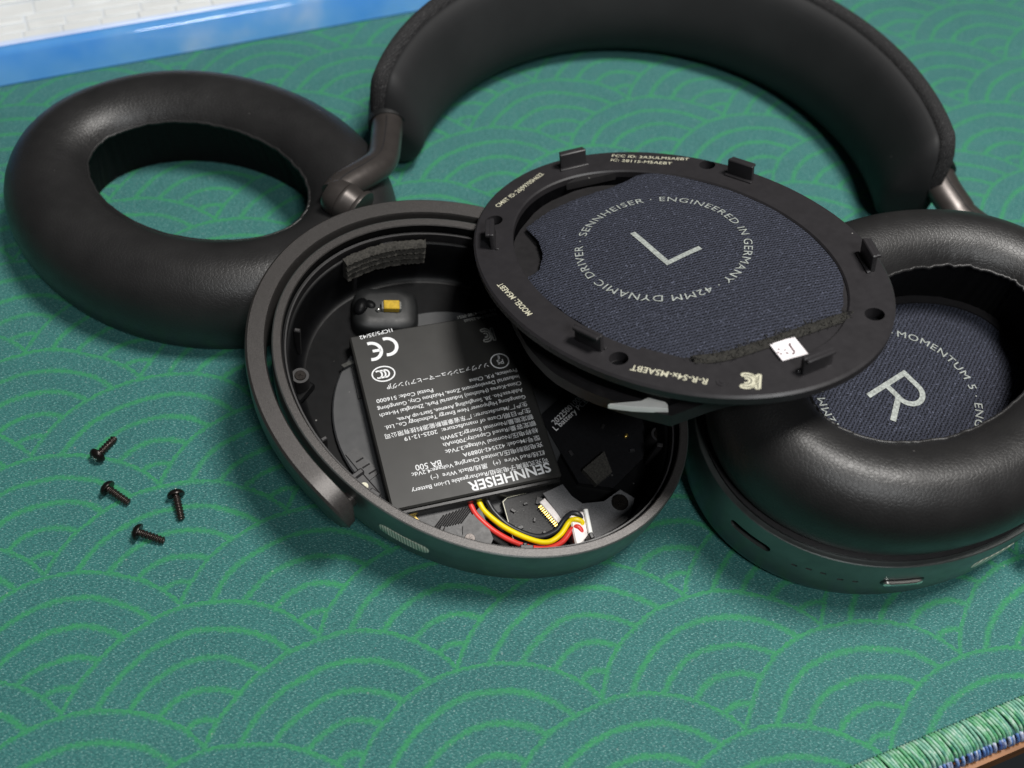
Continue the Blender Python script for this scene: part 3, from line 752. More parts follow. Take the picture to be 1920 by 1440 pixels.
# ear pads -----------------------------------------------------------
PADPROF = [(-3.5, 0.0), (-2.0, .5), (-1.0, 2.4), (-.2, 6.0), (-.1, 10.2), (-1.3, 14.6), (-4.0, 18.2), (-8.0, 20.4), (-11.8, 20.7), (-15.4, 19.8), (-18.2, 18.0), (-19.9, 16.0)]
def pad_parts(xf, parent, z0, seed, PA, PB_, wk, zs=1.0, os_=1.0):
    prof = [(p[0] * os_, p[1] * zs) for p in catmull([np.array(q) for q in PADPROF], 3)]
    n = len(prof)
    def wr(t, pr):
        out = []
        for i, (o, z) in enumerate(pr):
            k = max(0, (i / (n - 1) - .80) / .20)
            w = (mnoise.noise(Vector((math.cos(t) * 9 + seed, math.sin(t) * 9, 3))) * .6 + mnoise.noise(Vector((math.cos(t) * 21 + seed, math.sin(t) * 21, 7))) * .5) * wk
            sag = mnoise.noise(Vector((math.cos(t) * 1.6 + seed, math.sin(t) * 1.6, 1))) * .5
            out.append((o + w * k * .8, z + z0 + sag * min(1, z / 12) + w * k * .5))
        return out
    m = MB(xf); oval_sweep(m, prof, PA, PB_, 320, False, mod=wr); lo = m.build('leather_ring', M['leather'], parent, 80)
    def wl(t, pr):
        out = []
        for i, (o, z) in enumerate(pr):
            w = (mnoise.noise(Vector((math.cos(t) * 9 + seed, math.sin(t) * 9, 3))) * .6 + mnoise.noise(Vector((math.cos(t) * 21 + seed, math.sin(t) * 21, 7))) * .5) * wk
            f = 1 - i / (len(pr) - 1)
            pleat = math.sin(t * 58 + 3 * math.sin(t * 7 + seed)) * .22 * math.sin(math.pi * f)
            out.append((o + w * (.25 + .6 * f) + pleat, z + z0 + w * f * .4))
        return out
    m = MB(xf); oval_sweep(m, [(o * os_, z * zs) for o, z in [(-19.9, 16.0), (-19.5, 15.0), (-18.6, 11.5), (-17.6, 7), (-16.8, 3), (-16.4, .05)]], PA, PB_, 320, False, mod=wl); m.build('inner_lining', M['lining'], parent, 80)
    m = MB(xf); seam = [prof[-1]]
    oval_sweep(m, [(prof[-1][0] + .38 * math.cos(a), prof[-1][1] + .38 * math.sin(a)) for a in np.linspace(0, 2 * math.pi, 9)[:-1]], PA, PB_, 320, True, mod=lambda t, pr: [(o + wr(t, prof)[-1][0] - prof[-1][0], z + wr(t, prof)[-1][1] - prof[-1][1]) for o, z in pr]); m.build('seam_bead', M['leather'], parent, 80)
    m = MB(xf); oval_sweep(m, [(-3.5, z0), (-3.5, z0 + .9), (-16.4, z0 + .9), (-16.4, z0)], PA, PB_, 96, True); m.build('mounting_ring', M['plastic'], parent)
pad_r = MB(CUP_R.xf)
oval_sweep(pad_r, [(-2.5, 16.6), (-1.2, 16.8), (-1.2, 17.6), (-2.5, 17.8)], CA, CB, 96, True)
pad_ro = pad_r.build('ear_pad', M['plastic'], HP)
pad_parts(CUP_R.xf, pad_ro, 17.0, 11.0, 46.2, 35.5, .7, .91, .88)
# inner baffle: navy cloth with print
m = MB(CUP_R.xf); nn = 72; vv = [(0, 0, 18.3)]; ff = []
for k in range(1, 9):
    f = k / 8
    for i in range(nn):
        x, y = oval_pt(CA, CB, -14.0, 2 * math.pi * i / nn); vv.append((x * f, y * f, 18.3 - 1.0 * f * f))
for i in range(nn): ff.append((0, 1 + i, 1 + (i + 1) % nn))
for k in range(7):
    for i in range(nn): ff.append((1 + k * nn + i, 1 + (k + 1) * nn + i, 1 + (k + 1) * nn + (i + 1) % nn, 1 + k * nn + (i + 1) % nn))
m.add(vv, ff)
# (set as part of the cup: it covers the driver)
cl_r = m.build('speaker_cloth', M['navy'], ear_r, 80)
def zr(x, y): return 18.3 - 1.0 * ((x / 32.5) ** 2 + (y / 21.6) ** 2) + .14
FR = Frame(CUP_R.xf((0, 0, 18.3)), CUP_R.fr.X, CUP_R.fr.Z)
m = MB(CUP_R.xf)
rc = FR.hit(1686, 742)
# letter: its head points along the long axis (+u); reading direction is -v
def RT(x, y): return (rc[0] + y, rc[1] - x)
w_ = 1.15
stroke(m, [RT(-3.4, -5.6), RT(-3.4, 5.6)], w_, zr)
bowl = [RT(-3.4, 5.05), RT(.6, 5.05)] + [RT(.6 + 2.75 * math.cos(a), 2.3 + 2.75 * math.sin(a)) for a in np.linspace(math.pi / 2, -math.pi / 2, 16)][1:] + [RT(-3.4, -.45)]
stroke(m, bowl, w_, zr); stroke(m, [RT(.2, -.45), RT(3.6, -5.6)], w_ * 1.05, zr)
def ang_of(fr, c, px, py):
    x, y = fr.hit(px, py); return math.atan2(y - c[1], x - c[0])
aM = ang_of(FR, rc, 1683, 628)
text_circle(m, "MOMENTUM 5 · ENGINEERED IN GERMANY · 42MM DYNAMIC DRIVER · ", rc, 15.6, aM, aM - 2 * math.pi + .06, 1.75, zr)
m.build('cloth_print', M['cloth_print'], cl_r)

# yokes, pivots, arms ------------------------------------------------
def yoke(cup, t0, t1, hub_dir):
    m = MB(cup.xf); pr = [(1.2, 10.0), (1.1, 16.6), (1.4, 17.15), (4.5, 17.15), (4.95, 16.7), (5.1, 15.8), (4.95, 11.0), (4.3, 9.8), (1.9, 9.6)]
    def taper(t, p):
        e = min(abs(t - t0), abs(t1 - t)) * 42
        k = 1 if e > 4 else math.sqrt(max(0, 1 - ((4 - e) / 4) ** 2)) * .9 + .1
        dz = 0 if e > 9 else -2.6 * ((9 - e) / 9) ** 2
        return [(3.3 + (o - 3.3) * (k * .6 + .4), 12.9 + (z - 12.9) * k + dz) for o, z in p]
    oval_sweep(m, pr, cup.A, cup.B, 120, True, t0, t1, taper)
    y_ = m.build('yoke', M['rim'], HP, 30)
    for t in (t0, t1):
        m = MB(cup.xf); tt = t + (.07 if t == t0 else -.07); a = (*oval_pt(cup.A, cup.B, -.6, tt), 12.0); b = (*oval_pt(cup.A, cup.B, 2.6, tt), 12.0); m.cyl(a, b, 1.6, n=16); m.build('pivot_pin', M['arm'], y_)
    return y_
yoke(CUP_L, rad(-106), rad(84), 0)
yoke(CUP_R, rad(-86), rad(93), 0)
def arm(hub0, hub1, path, rx):
    h0, h1 = np.array(hub0), np.array(hub1); dd = (h1 - h0)
    m = MB(); pts = catmull(path, 8)
    m.tube(pts, rx, 3.1, n=24, up=(0, 0, 1))
    a_ = m.build('slider_arm', M['arm'], HP, 60)
    m = MB()
    m.cyl(h0, h1, 4.9, 3.3, 40, [(.08, 5.0), (.12, 4.8), (.13, 4.1), (.45, 4.4), (.50, 4.5), (.54, 4.4), (.555, 4.2), (.57, 4.4), (.80, 4.2), (.92, 3.8)])
    m.build('swivel_barrel', M['arm'], a_, 40)
    seam = MB(); seam.tube([p + np.array([.0, -.15, 3.12]) for p in pts[4:-10]], .18, .12, n=6); seam.build('seam_line', M['plastic'], a_)
    return a_
h0 = P(676, 398, 21.0); h1 = P(618, 360, 22.5)
arm(h0, h1, [P(630, 367, 22.5), P(649, 346, 22.6), P(690, 322, 21.6), P(716, 300, 20.2), P(724, 262, 18.6), P(726, 225, 17.5), P(722, 180, 17)], 3.7)
# the other arm stands behind the fitted pad
ra = rad(52.5); base = np.array(CUP_R.xf((0, 0, 0)))[:2] + np.array([math.cos(ra), math.sin(ra)]) * 49.5; dirv = np.array([math.cos(ra), math.sin(ra)])
hr0 = np.array([*base, 12.5]); hr1 = np.array([*(base + dirv * 9.5), 13.0])
arm(hr0, hr1, [hr1 - [1, 1.5, 0], P(1812, 412, 13.6), P(1790, 385, 14.4), P(1768, 352, 15.4), P(1752, 318, 16.3), P(1738, 280, 17)], 4.4)

# headband -----------------------------------------------------------
BC = np.array([28.6, 58.0]); BA = rad(95.0)
BL = np.array([math.cos(BA - math.pi / 2), math.sin(BA - math.pi / 2)]); BY = np.array([math.cos(BA), math.sin(BA)])
HW, HL = 69.8, 69.5
def band_frame(t):
    p = BC + BL * HW * math.cos(t) + BY * HL * math.sin(t)
    n_ = BL * HL * math.cos(t) + BY * HW * math.sin(t); n_ /= np.linalg.norm(n_)
    return p, n_
def band_ring(t, shape, end):
    p, n_ = band_frame(t)
    return [(p[0] + n_[0] * o, p[1] + n_[1] * o, z) for o, z in shape(end)]
T0, T1 = rad(-5), rad(173)
ZT = 29.5
def end_k(t):
    e = min(t - T0, T1 - t) * 72
    return min(1.0, e / 6.0)
def fab_shape(k):
    s_ = math.sqrt(max(0.0, 1 - (1 - k) ** 2)) * .88 + .12
    pts = [(-4.4, ZT - .9), (-3.0, ZT + .25), (-1.2, ZT - .2), (-.1, ZT - 3), (0, 15), (-.1, 3), (-.9, .35), (-2.2, .1), (-3.0, .8), (-4.3, 15), (-4.6, ZT - 2.4)]
    return [(-1.6 + (o + 1.6) * (.55 + .45 * s_), 15 + (z - 15) * s_) for o, z in pts]
def cus_shape(k):
    s_ = math.sqrt(max(0.0, 1 - (1 - k) ** 2)) * .86 + .14
    pts = [(-4.0, ZT - 2.0), (-5.2, ZT - 1.3), (-7.6, ZT - 3.2), (-10.0, ZT - 8.5), (-12.2, 14), (-12.4, 8.0), (-10.6, 3.2), (-7.0, .7), (-3.0, .5), (-2.7, 15)]
    out = catmull([np.array(q) for q in pts[:-1]], 3) + [np.array(pts[-1])]
    return [(-2.7 + (o + 2.7) * (.50 + .50 * s_), 15 + (z - 15) * s_) for o, z in out]
ts = [T0 + (T1 - T0) * i / 150 for i in range(151)]
m = MB(); m.loft([band_ring(t, fab_shape, end_k(t)) for t in ts]); hb = m.build('headband', M['band_fabric'], HP, 60)
m = MB(); m.loft([band_ring(t, cus_shape, end_k(t)) for t in ts]); m.build('leather_cushion', M['cushion'], hb, 60)
# dark sleeves where the arms leave the band
for pts in ([P(726, 236, 16.4), P(724, 206, 16.8)], [P(1757, 330, 16.0), P(1744, 300, 16.6)]):
    a, b = np.array(pts[0]), np.array(pts[1]); m = MB(); m.cyl(a, b + (b - a) * .4, 4.6, 4.2, 28, [(.12, 4.7)]); m.build('arm_sleeve', M['black'], hb)

# ------------------------------------------------------------------ battery with its leads
be1, be2, bn = tilt_axes(rad(3.66), rad(5.36)); yaw = rad(21.47)
FB = Frame((-11.59, -13.78, 10.68), math.cos(yaw) * be1 + math.sin(yaw) * be2, bn)
bat = bpy.data.objects.new('battery_pack', None); COL.objects.link(bat); bat.matrix_world = FB.matrix(); bat.empty_display_size = .01
tag(bat, 'flat black rechargeable battery with white print lying in the opened ear cup', 'battery')
BW, BH = 35.0, 42.0
m = MB(); m.box((0, 0, -2.15), (BW, BH - 1.6, 4.3), bevel=.35); m.build('cell_body', M['label'], bat)
m = MB(); m.box((0, -BH / 2 + .35, -2.3), (BW - .8, 1.1, 3.5), bevel=.3); m.build('front_fold', M['film_edge'], bat)
def fl(x, y): return .035
m = MB(); md = MB()
def bline(body, s_, e_, h, mb_=None, bold=0.0, sp=1.0):
    a, b = np.array(FB.hit(*s_)), np.array(FB.hit(*e_))
    dy = h / 2                                              # pixels mark the middle of each line
    text_line(mb_ or m, body, (a[0], a[1] + dy), (b[0], b[1] + dy), h, fl, bold, sp)
bline("SENNHEISER", (1031, 876), (879, 914), 2.15, None, .02)
hh = .90
for body, s_, e_ in (
    ("可充式锂离子电池组/Rechargeable Li-ion Battery", (1027, 862), (772, 921)),
    ("红线/Red Wire  (+)   黑线/Black Wire  (−)", (1021, 848), (808, 897)),
    ("充电限制电压/Limited Charging Voltage:4.2Vdc", (1017, 833), (772, 891)),
    ("型号/Model: 423542-I0889A", (1012, 820), (868, 854)),
    ("标称电压/Nominal Voltage:3.7Vdc", (1008, 806), (835, 848)),
    ("额定容量/Rated Capacity:700mAh", (1004, 793), (831, 835)),
    ("额定能量/Nominal Energy:2.59Wh", (999, 781), (827, 823)),
    ("生产日期/Date of manufacture:  2025-12-19", (994, 769), (758, 824)),
    ("生产厂/Manufacturer: 广东省豪鹏新能源科技有限公司", (988, 757), (722, 819)),
    ("Guangdong Highpower New Energy Technology Co., Ltd.", (985, 744), (722, 803)),
    ("Address:No. 38, Songbailing Avenue, Start-up Area,", (980, 731), (745, 788)),
    ("China-Korea (Huizhou) Industrial Park, Zhongkai Hi-tech", (977, 718), (712, 780)),
    ("Industrial Development Zone, Huizhou City, Guangdong", (973, 706), (708, 768)),
    ("Province, P.R. China", (969, 694), (880, 715)),
    ("Postal Code: 516000", (812, 732), (706, 753)),
    ("ソノヴァコンシューマーヒアリングJP", (915, 684), (725, 727)),
    ("1ICP5/35/42", (735, 619), (674, 634)),
    ("BA 500", (827, 868), (779, 878))):
    bline(body, s_, e_, hh if body[0] != "B" else 1.3, None, .004)
bline("YU10176S-25060", (932, 588), (870, 602), .75, md); bline("A/S : 070-4788-7051", (930, 580), (858, 596), .75, md)
# marks: two letters of arcs, a ringed triple arc, a ringed pair of letters, a nested arc mark
def at(px, py, flip=True):
    c = FB.hit(px, py); return lambda x, y: (c[0] - x, c[1] - y)
T = at(726, 650); stroke(m, [T(*q) for q in arc((0, 0), 2.0, rad(75), rad(285), 20)], .72, fl)
T = at(697, 659); stroke(m, [T(*q) for q in arc((0, 0), 2.0, rad(75), rad(285), 20)], .72, fl); stroke(m, [T(-2.0, 0), T(-.2, 0)], .66, fl)
T = at(719, 701)
stroke(m, [T(2.35 * math.cos(a), 1.75 * math.sin(a)) for a in np.linspace(0, 2 * math.pi, 33)[:-1]], .28, fl, True)
for k in (-.75, 0, .75): stroke(m, [T(k + .3 + .75 * math.cos(a), .85 * math.sin(a)) for a in np.linspace(rad(55), rad(305), 14)], .34, fl)
T = at(937, 677)
stroke(m, [T(1.95 * math.cos(a), 1.75 * math.sin(a)) for a in np.linspace(0, 2 * math.pi, 33)[:-1]], .2, fl, True)
for ch, ox_, oy_ in (("PS", -.85, -.35), ("E", -.30, -1.35)):
    v_, f_ = text2d(ch, 1.6 if ch == "PS" else 1.15); m.add([(*T(x + ox_, y + oy_), .035) for x, y in v_], f_)
m.build('label_print', M['print'], bat)
T0_ = at(916, 627); kc_logo(md, lambda x, y: T0_(x * 1.65, y * 1.75), .28, fl)
md.build('shaded_print', M['printdim'], bat)  # nested arc mark: its shade is put into the ink colour
# leads (world points turned into battery coordinates)
MBI = np.linalg.inv(np.stack([FB.X, FB.Y, FB.Z], 1))
def toB(p): return MBI @ (np.array(p) - FB.o)
def lead(mat, pts, r_=.56):
    pp = catmull([toB(XI(PI(a, b, z - 1.2))) for a, b, z in pts], 7); mm = MB(); mm.tube(pp, r_, r_, n=12, up=(.1, .2, .97)); o = mm.build('lead_wire', M[mat], bat, 80); return o
lead('red', [(878, 930, 7.0), (884, 950, 7.0), (897, 970, 7.0), (930, 998, 7.0), (975, 1021, 7.6), (1020, 1029, 8.4), (1052, 1018, 9.2), (1072, 993, 10.4), (1083, 988, 11.0), (1091, 998, 10.7), (1091, 1013, 9.6)])
lead('yellow', [(892, 925, 7.2), (900, 945, 7.2), (912, 962, 7.2), (945, 988, 7.4), (988, 1009, 8.0), (1025, 1017, 8.8), (1050, 1003, 9.6), (1067, 979, 10.6), (1079, 974, 11.2), (1091, 979, 11.0), (1088, 992, 10.3)])
lead('blackwire', [(905, 922, 7.2), (914, 940, 7.2), (928, 962, 7.2), (958, 988, 7.2), (1005, 1006, 7.8), (1040, 996, 8.8), (1058, 974, 10.0), (1072, 963, 11.0), (1085, 965, 11.2), (1092, 976, 10.4)])
def WP(px, py, z): return np.array(XI(PI(px, py, z)))
X_ = WP(1100, 1000, 8.5) - WP(1072, 1003, 8.5); Zw = CUP_L.fr.Z
mm = MB(); mm.box(toB(WP(1086, 1001, 7.6)), (3.7, 7.6, 4.8), MBI @ X_, MBI @ Zw, bevel=.3); mm.build('lead_plug', M['conn'], bat)
mm = MB(); mm.box(toB(WP(1100, 998, 7.9)), (.9, 8.0, 5.4), MBI @ X_, MBI @ Zw, bevel=.2); mm.build('plug_flange', M['white'], bat)

# ------------------------------------------------------------------ speaker unit lying across both cups
de1, de2, dn = tilt_axes(rad(-12), rad(-10)); A135 = rad(135)
FD = Frame((28.25, 8.99, 37.5), math.cos(A135) * de1 + math.sin(A135) * de2, dn)
drv = bpy.data.objects.new('speaker_unit', None); COL.objects.link(drv); drv.matrix_world = FD.matrix(); drv.empty_display_size = .01
tag(drv, 'oval speaker unit with navy cloth marked L, leaning across both ear cups', 'speaker unit')
DA, DB_ = 45.2, 34.15
m = MB(); oval_sweep(m, [(-8.2, -2.2), (-8.2, -.35), (-7.9, 0), (-.45, 0), (0, -.4), (0, -1.7), (-.4, -2.2)], DA, DB_, 128, True)
ring = m.build('ring_frame', M['ring'], drv)
holes = [FD.hit(927, 413), FD.hit(1326, 309), FD.hit(1640, 589), FD.hit(1160, 672)]
cuts = []
for x, y in holes:
    c_ = MB(); c_.cyl((x, y, -3.0), (x, y, .8), 1.75, n=28); cuts.append(c_)
boolean_cut(ring, cuts)
ring.data.materials.clear(); ring.data.materials.append(M['ring'])
for x, y in holes:
    m = MB(); m.cyl((x, y, -2.6), (x, y, -1.9), 1.70, 1.55, 20); m.build('hole_screw', M['pit'], drv)
m = MB(); c_ = FD.hit(1354, 716); m.cyl((c_[0], c_[1], -.2), (c_[0], c_[1], .12), 1.2, 1.05, 24); m.cyl((c_[0], c_[1], -.1), (c_[0], c_[1], .22), .6, .5, 20); m.build('moulding_pip', M['ring'], drv)
# clips standing on the ring
for px, py in ((1075, 311), (1388, 332), (1626, 492), (1530, 690), (1105, 646), (925, 452)):
    x, y = FD.hit(px, py); t = math.atan2(y / DB_, x / DA)
    ta = np.array([-DA * math.sin(t), DB_ * math.cos(t), 0]); ta /= np.linalg.norm(ta)
    m = MB(); m.box((x, y, 1.7), (6.0, .95, 3.9), ta, bevel=.18)
    nrm = np.array([ta[1], -ta[0], 0]); k = nrm * (.75)
    m.box((x + k[0], y + k[1], 3.25), (5.6, 1.0, .7), ta, bevel=.15)
    m.build('clip', M['ring'], drv)
    fo = MB(); fo.box((x - k[0] * 1.1, y - k[1] * 1.1, .12), (6.6, .8, .5), ta, bevel=.12); fo.build('clip_foot', M['ring'], drv)
# shallow inner ledge on the low side and recess floor
m = MB(); oval_sweep(m, [(-8.0, -1.0), (-8.0, -.55), (-16.0, -.55), (-16.0, -1.0)], DA, DB_, 48, True, rad(112), rad(228)); m.build('inner_ledge', M['ring'], drv)
m = MB(); oval_sweep(m, [(-8.2, -1.6), (-8.6, -5.0), (-10, -5.2)], DA, DB_, 96); oval_disc(m, DA, DB_, -10, -5.2); m.build('recess_floor', M['pit'], drv)
m = MB(); a = FD.hit(1062, 348, -1); b = FD.hit(1180, 322, -1); c_ = FD.hit(1175, 314, -1); d2 = FD.hit(1100, 326, -1)
m.prism([a, b, c_, d2], -2.2, -.5); m.build('wedge_rib', M['plastic'], drv)
for k, (px, py, r_) in enumerate(((984, 455, 2.4), (994, 478, 2.0), (982, 492, 1.6))):
    q = FD.hit(px, py, -3); m = MB(); m.cyl((q[0], q[1], -5.2), (q[0], q[1], -2.4 - .3 * k), r_, r_ * .7, 18); m.build('damping_pin', M['gloss'], drv)
# navy cloth with its cut outline
OUT = [(985, 424), (1003, 411), (1042, 389), (1092, 369), (1150, 350), (1194, 327), (1240, 315), (1320, 321), (1400, 338), (1450, 361), (1500, 391), (1542, 428), (1566, 456), (1584, 490), (1593, 535), (1593, 572),
       (1588, 588), (1540, 603), (1480, 623), (1420, 643), (1360, 662), (1318, 672), (1285, 676), (1196, 656), (1120, 622), (1056, 580), (1014, 548), (982, 520), (1012, 502), (1018, 474), (1010, 452)]
ol = [np.array(FD.hit(px, py, -.3)) for px, py in OUT]
fine = []
rc_ = random.Random(7)
for i in range(len(ol)):
    a, b = ol[i], ol[(i + 1) % len(ol)]
    for j in range(6):
        q = a + (b - a) * j / 6; fine.append(q + np.array([rc_.uniform(-.12, .12), rc_.uniform(-.12, .12)]))
cen = np.mean(ol, axis=0)
def zdome(x, y):
    d2_ = ((x - 1.0) / 37) ** 2 + ((y + 1) / 26) ** 2
    return .75 - 1.25 * min(1.2, d2_) + .18 * mnoise.noise(Vector((x * .12, y * .12, 2)))
m = MB(); nn = len(fine); vv = [(cen[0], cen[1], zdome(*cen))]; ff = []
for k in range(1, 25):
    f = k / 24
    for q in fine:
        x, y = cen + (q - cen) * f; vv.append((x, y, zdome(x, y) - (.35 if k == 24 else 0)))
for i in range(nn): ff.append((0, 1 + i, 1 + (i + 1) % nn))
for k in range(23):
    for i in range(nn): ff.append((1 + k * nn + i, 1 + (k + 1) * nn + i, 1 + (k + 1) * nn + (i + 1) % nn, 1 + k * nn + (i + 1) % nn))
m.add(vv, ff); cloth = m.build('speaker_cloth', M['navy'], drv, 80)
m = MB(); zc = lambda x, y: zdome(x, y) + .13
TC = np.array([2.6, -1.4])
ptsT = [FD.hit(*p) for p in [(1091, 459), (1082, 490), (1145, 555), (1255, 562), (1319, 546), (1155, 400), (1265, 375), (1385, 415), (1405, 465), (1347, 537)]]
A_ = np.array([[2 * x, 2 * y, 1] for x, y in ptsT]); b_ = np.array([x * x + y * y for x, y in ptsT]); sol = np.linalg.lstsq(A_, b_, rcond=None)[0]
TC = sol[:2]; TR = math.sqrt(sol[2] + TC @ TC)
a0 = ang_of(FD, TC, 1093, 452)
text_circle(m, "SENNHEISER · ENGINEERED IN GERMANY · 42MM DYNAMIC DRIVER · ", TC, TR - .9, a0 - .06, a0 - 2 * math.pi + .04, 1.75, zc)
l0, l1, l2 = FD.hit(1186, 442), FD.hit(1252, 499), FD.hit(1313, 471)
stroke(m, [l0, l1], 1.15, zc); stroke(m, [tuple(np.array(l1) + .0), l2], 1.15, zc)
e_ = (np.array(l1) - np.array(l0)); e_ /= np.linalg.norm(e_); g_ = (np.array(l2) - np.array(l1)); g_ /= np.linalg.norm(g_)
q = np.array(l1); m.add([(*(q + s1 * e_ * .575 + s2 * g_ * .575), zc(*q)) for s1, s2 in ((-1, -1), (1, -1), (1, 1), (-1, 1))], [(0, 1, 2, 3)])
m.build('cloth_print', M['cloth_print'], cloth)
# frayed felt strip under the cut edge
m = MB(); rr_ = random.Random(5)
pts = catmull([FD.hit(*p, -.4) for p in [(1300, 676), (1360, 668), (1420, 650), (1480, 630), (1540, 609), (1588, 594)]], 8)
m.tube([(p[0], p[1], -.35) for p in pts], 1.15, .6, n=8, up=(0, 0, 1))
for i in range(260):
    p = pts[rr_.randrange(len(pts))]; p = np.array([p[0] + rr_.uniform(-1.2, 1.2), p[1] + rr_.uniform(-1.2, 1.2), rr_.uniform(-.3, .2)])
    dv = np.array([rr_.uniform(-1, 1), rr_.uniform(-1, 1), rr_.uniform(.1, .9)]); dv = dv / np.linalg.norm(dv) * rr_.uniform(.5, 1.1)
    m.tube([p, p + dv * .6, p + dv], .06, n=4, up=(.3, .2, .9))
m.build('felt_edge', M['felt'], drv, 60)
# lettering on the ring
m = MB(); zr0 = lambda x, y: .03
def rline(body, s_, e_, h, bold=0.0): text_line(m, body, FD.hit(*s_), FD.hit(*e_), h, zr0, bold)
rline("FCC ID: 2A3ULM5AEBT", (1147, 294), (1291, 301), 1.05)
rline("IC: 28115-M5AEBT", (1145, 302), (1259, 309), 1.05)
m.build('radio_lettering', M['cream'], drv); m = MB()
rline("CMIIT ID: 26J9970SH622", (935, 389), (1020, 327), 1.25, .004)
m.build('radio_lettering', M['cream'], drv); m = MB()
rline("MODEL: M5AEBT", (999, 588), (941, 530), 1.25, .004)
m.build('identity_lettering', M['cream'], drv); m = MB()
rline("R-R-S4x-M5AEBT", (1328, 711), (1185, 684), 1.45, .006)
k0 = np.array(FD.hit(1409, 714)); kd = np.array(FD.hit(1385, 712)) - np.array(FD.hit(1433, 716)); kd /= np.linalg.norm(kd); ku = np.array([-kd[1], kd[0]])
m.build('approval_lettering', M['cream'], drv); m = MB()
kc_logo(m, lambda x, y: tuple(k0 + kd * x * 1.9 + ku * y * 1.9), .40, zr0)
m.build('approval_mark', M['cream'], drv)
# square white sticker
m = MB(); st = [FD.hit(*p, -.4) for p in ((1440, 646), (1489, 635), (1515, 667), (1467, 680))]; m.prism(st, -.55, .05); m.build('white_sticker', M['sticker'], drv)
m = MB(); stk = lambda x, y: .08
for seg in ([(1459, 654), (1461, 656)], [(1463, 664), (1466, 663)], [(1471, 656), (1473, 657)], [(1480, 646), (1484, 652), (1490, 660)], [(1480, 646), (1482, 644)], [(1486, 664), (1490, 661)], [(1474, 661), (1478, 663)], [(1458, 660), (1460, 662)]):
    stroke(m, [FD.hit(*p, .05) for p in seg], .32, stk)
m.build('sticker_mark', M['mark'], drv)
# back housing under the ring
hous = [(24.5, 23.6), (18.4, 27.4), (7.3, 32.0), (-1.2, 33.6), (-9.1, 32.8), (-16.6, 30.6), (-25.1, 26.8), (-28.5, 17.0), (-34.5, 8.0), (-37.5, -4), (-34.5, -13.5), (-24, -21.5), (-8, -26.5), (8, -26.5), (24, -20.5), (35, -9.5), (37.2, 3), (32.5, 15.5)]
def insetp(pts, k):
    c_ = np.mean([np.array(p) for p in pts], axis=0); return [tuple(c_ + (np.array(p) - c_) * (1 - k / np.linalg.norm(np.array(p) - c_))) for p in pts]
hs = [];
for i, p in enumerate(hous):
    hs.append(p)
def smooth_poly(pts, keep):
    out = []; n = len(pts)
    for i in range(n):
        a, b, c_ = np.array(pts[i - 1]), np.array(pts[i]), np.array(pts[(i + 1) % n])
        if i in keep: out.append(tuple(b)); continue
        out += [tuple(b + (a - b) * .25), tuple(b * .75 + a * .125 + c_ * .125 + (b - (a + c_) / 2) * .08), tuple(b + (c_ - b) * .25)]
    return out
hp_ = smooth_poly(hous, {6})
m = MB(); o1 = hp_; o2 = insetp(hp_, 2.3); o3 = insetp(hp_, 1.0)
m.loft([[(x, y, z) for x, y in oo] for oo, z in ((o2, -2.0), (o2, -7.4), (o1, -7.6), (o1, -10.2), (o3, -10.9))])
m.build('back_housing', M['plastic'], drv, 25)
m = MB(); o25 = insetp(hp_, 2.25); m.loft([[(x, y, z) for x, y in oo] for oo, z in ((o25, -2.1), (o25, -7.3))], True, False); m.build('housing_wall', M['gloss'], drv, 25)
# white foam wedge seen in the corner of the housing
m = MB(); f0 = [FD.hit(*p, -7.0) for p in [(1140, 760), (1170, 757), (1200, 753), (1224, 743), (1236, 741), (1246, 748), (1252, 760), (1253, 769), (1225, 768), (1185, 766), (1160, 763)]]
m.loft([[(x, y, -7.75) for x, y in f0], [(x, y, -6.9) for x, y in f0], [(x, y, -6.6) for x, y in insetp(f0, .35)]]); m.build('white_foam', M['white'], drv)

# ------------------------------------------------------------------ removed ear pad
PL_C = (-76.6, 36.5); PL_A = rad(-14.6)
pad = empty('loose_ear_pad', (*PL_C, 0)); ORG[pad.name] = (*PL_C, 0)
tag(pad, 'black oval leather ear pad taken off and lying flat on the mat', 'ear pad')
def xfp(p): return (PL_C[0] + math.cos(PL_A) * p[0] - math.sin(PL_A) * p[1], PL_C[1] + math.sin(PL_A) * p[0] + math.cos(PL_A) * p[1], p[2])
pad_parts(xfp, pad, 0.0, 2.0, 46.8, 37.4, .35)

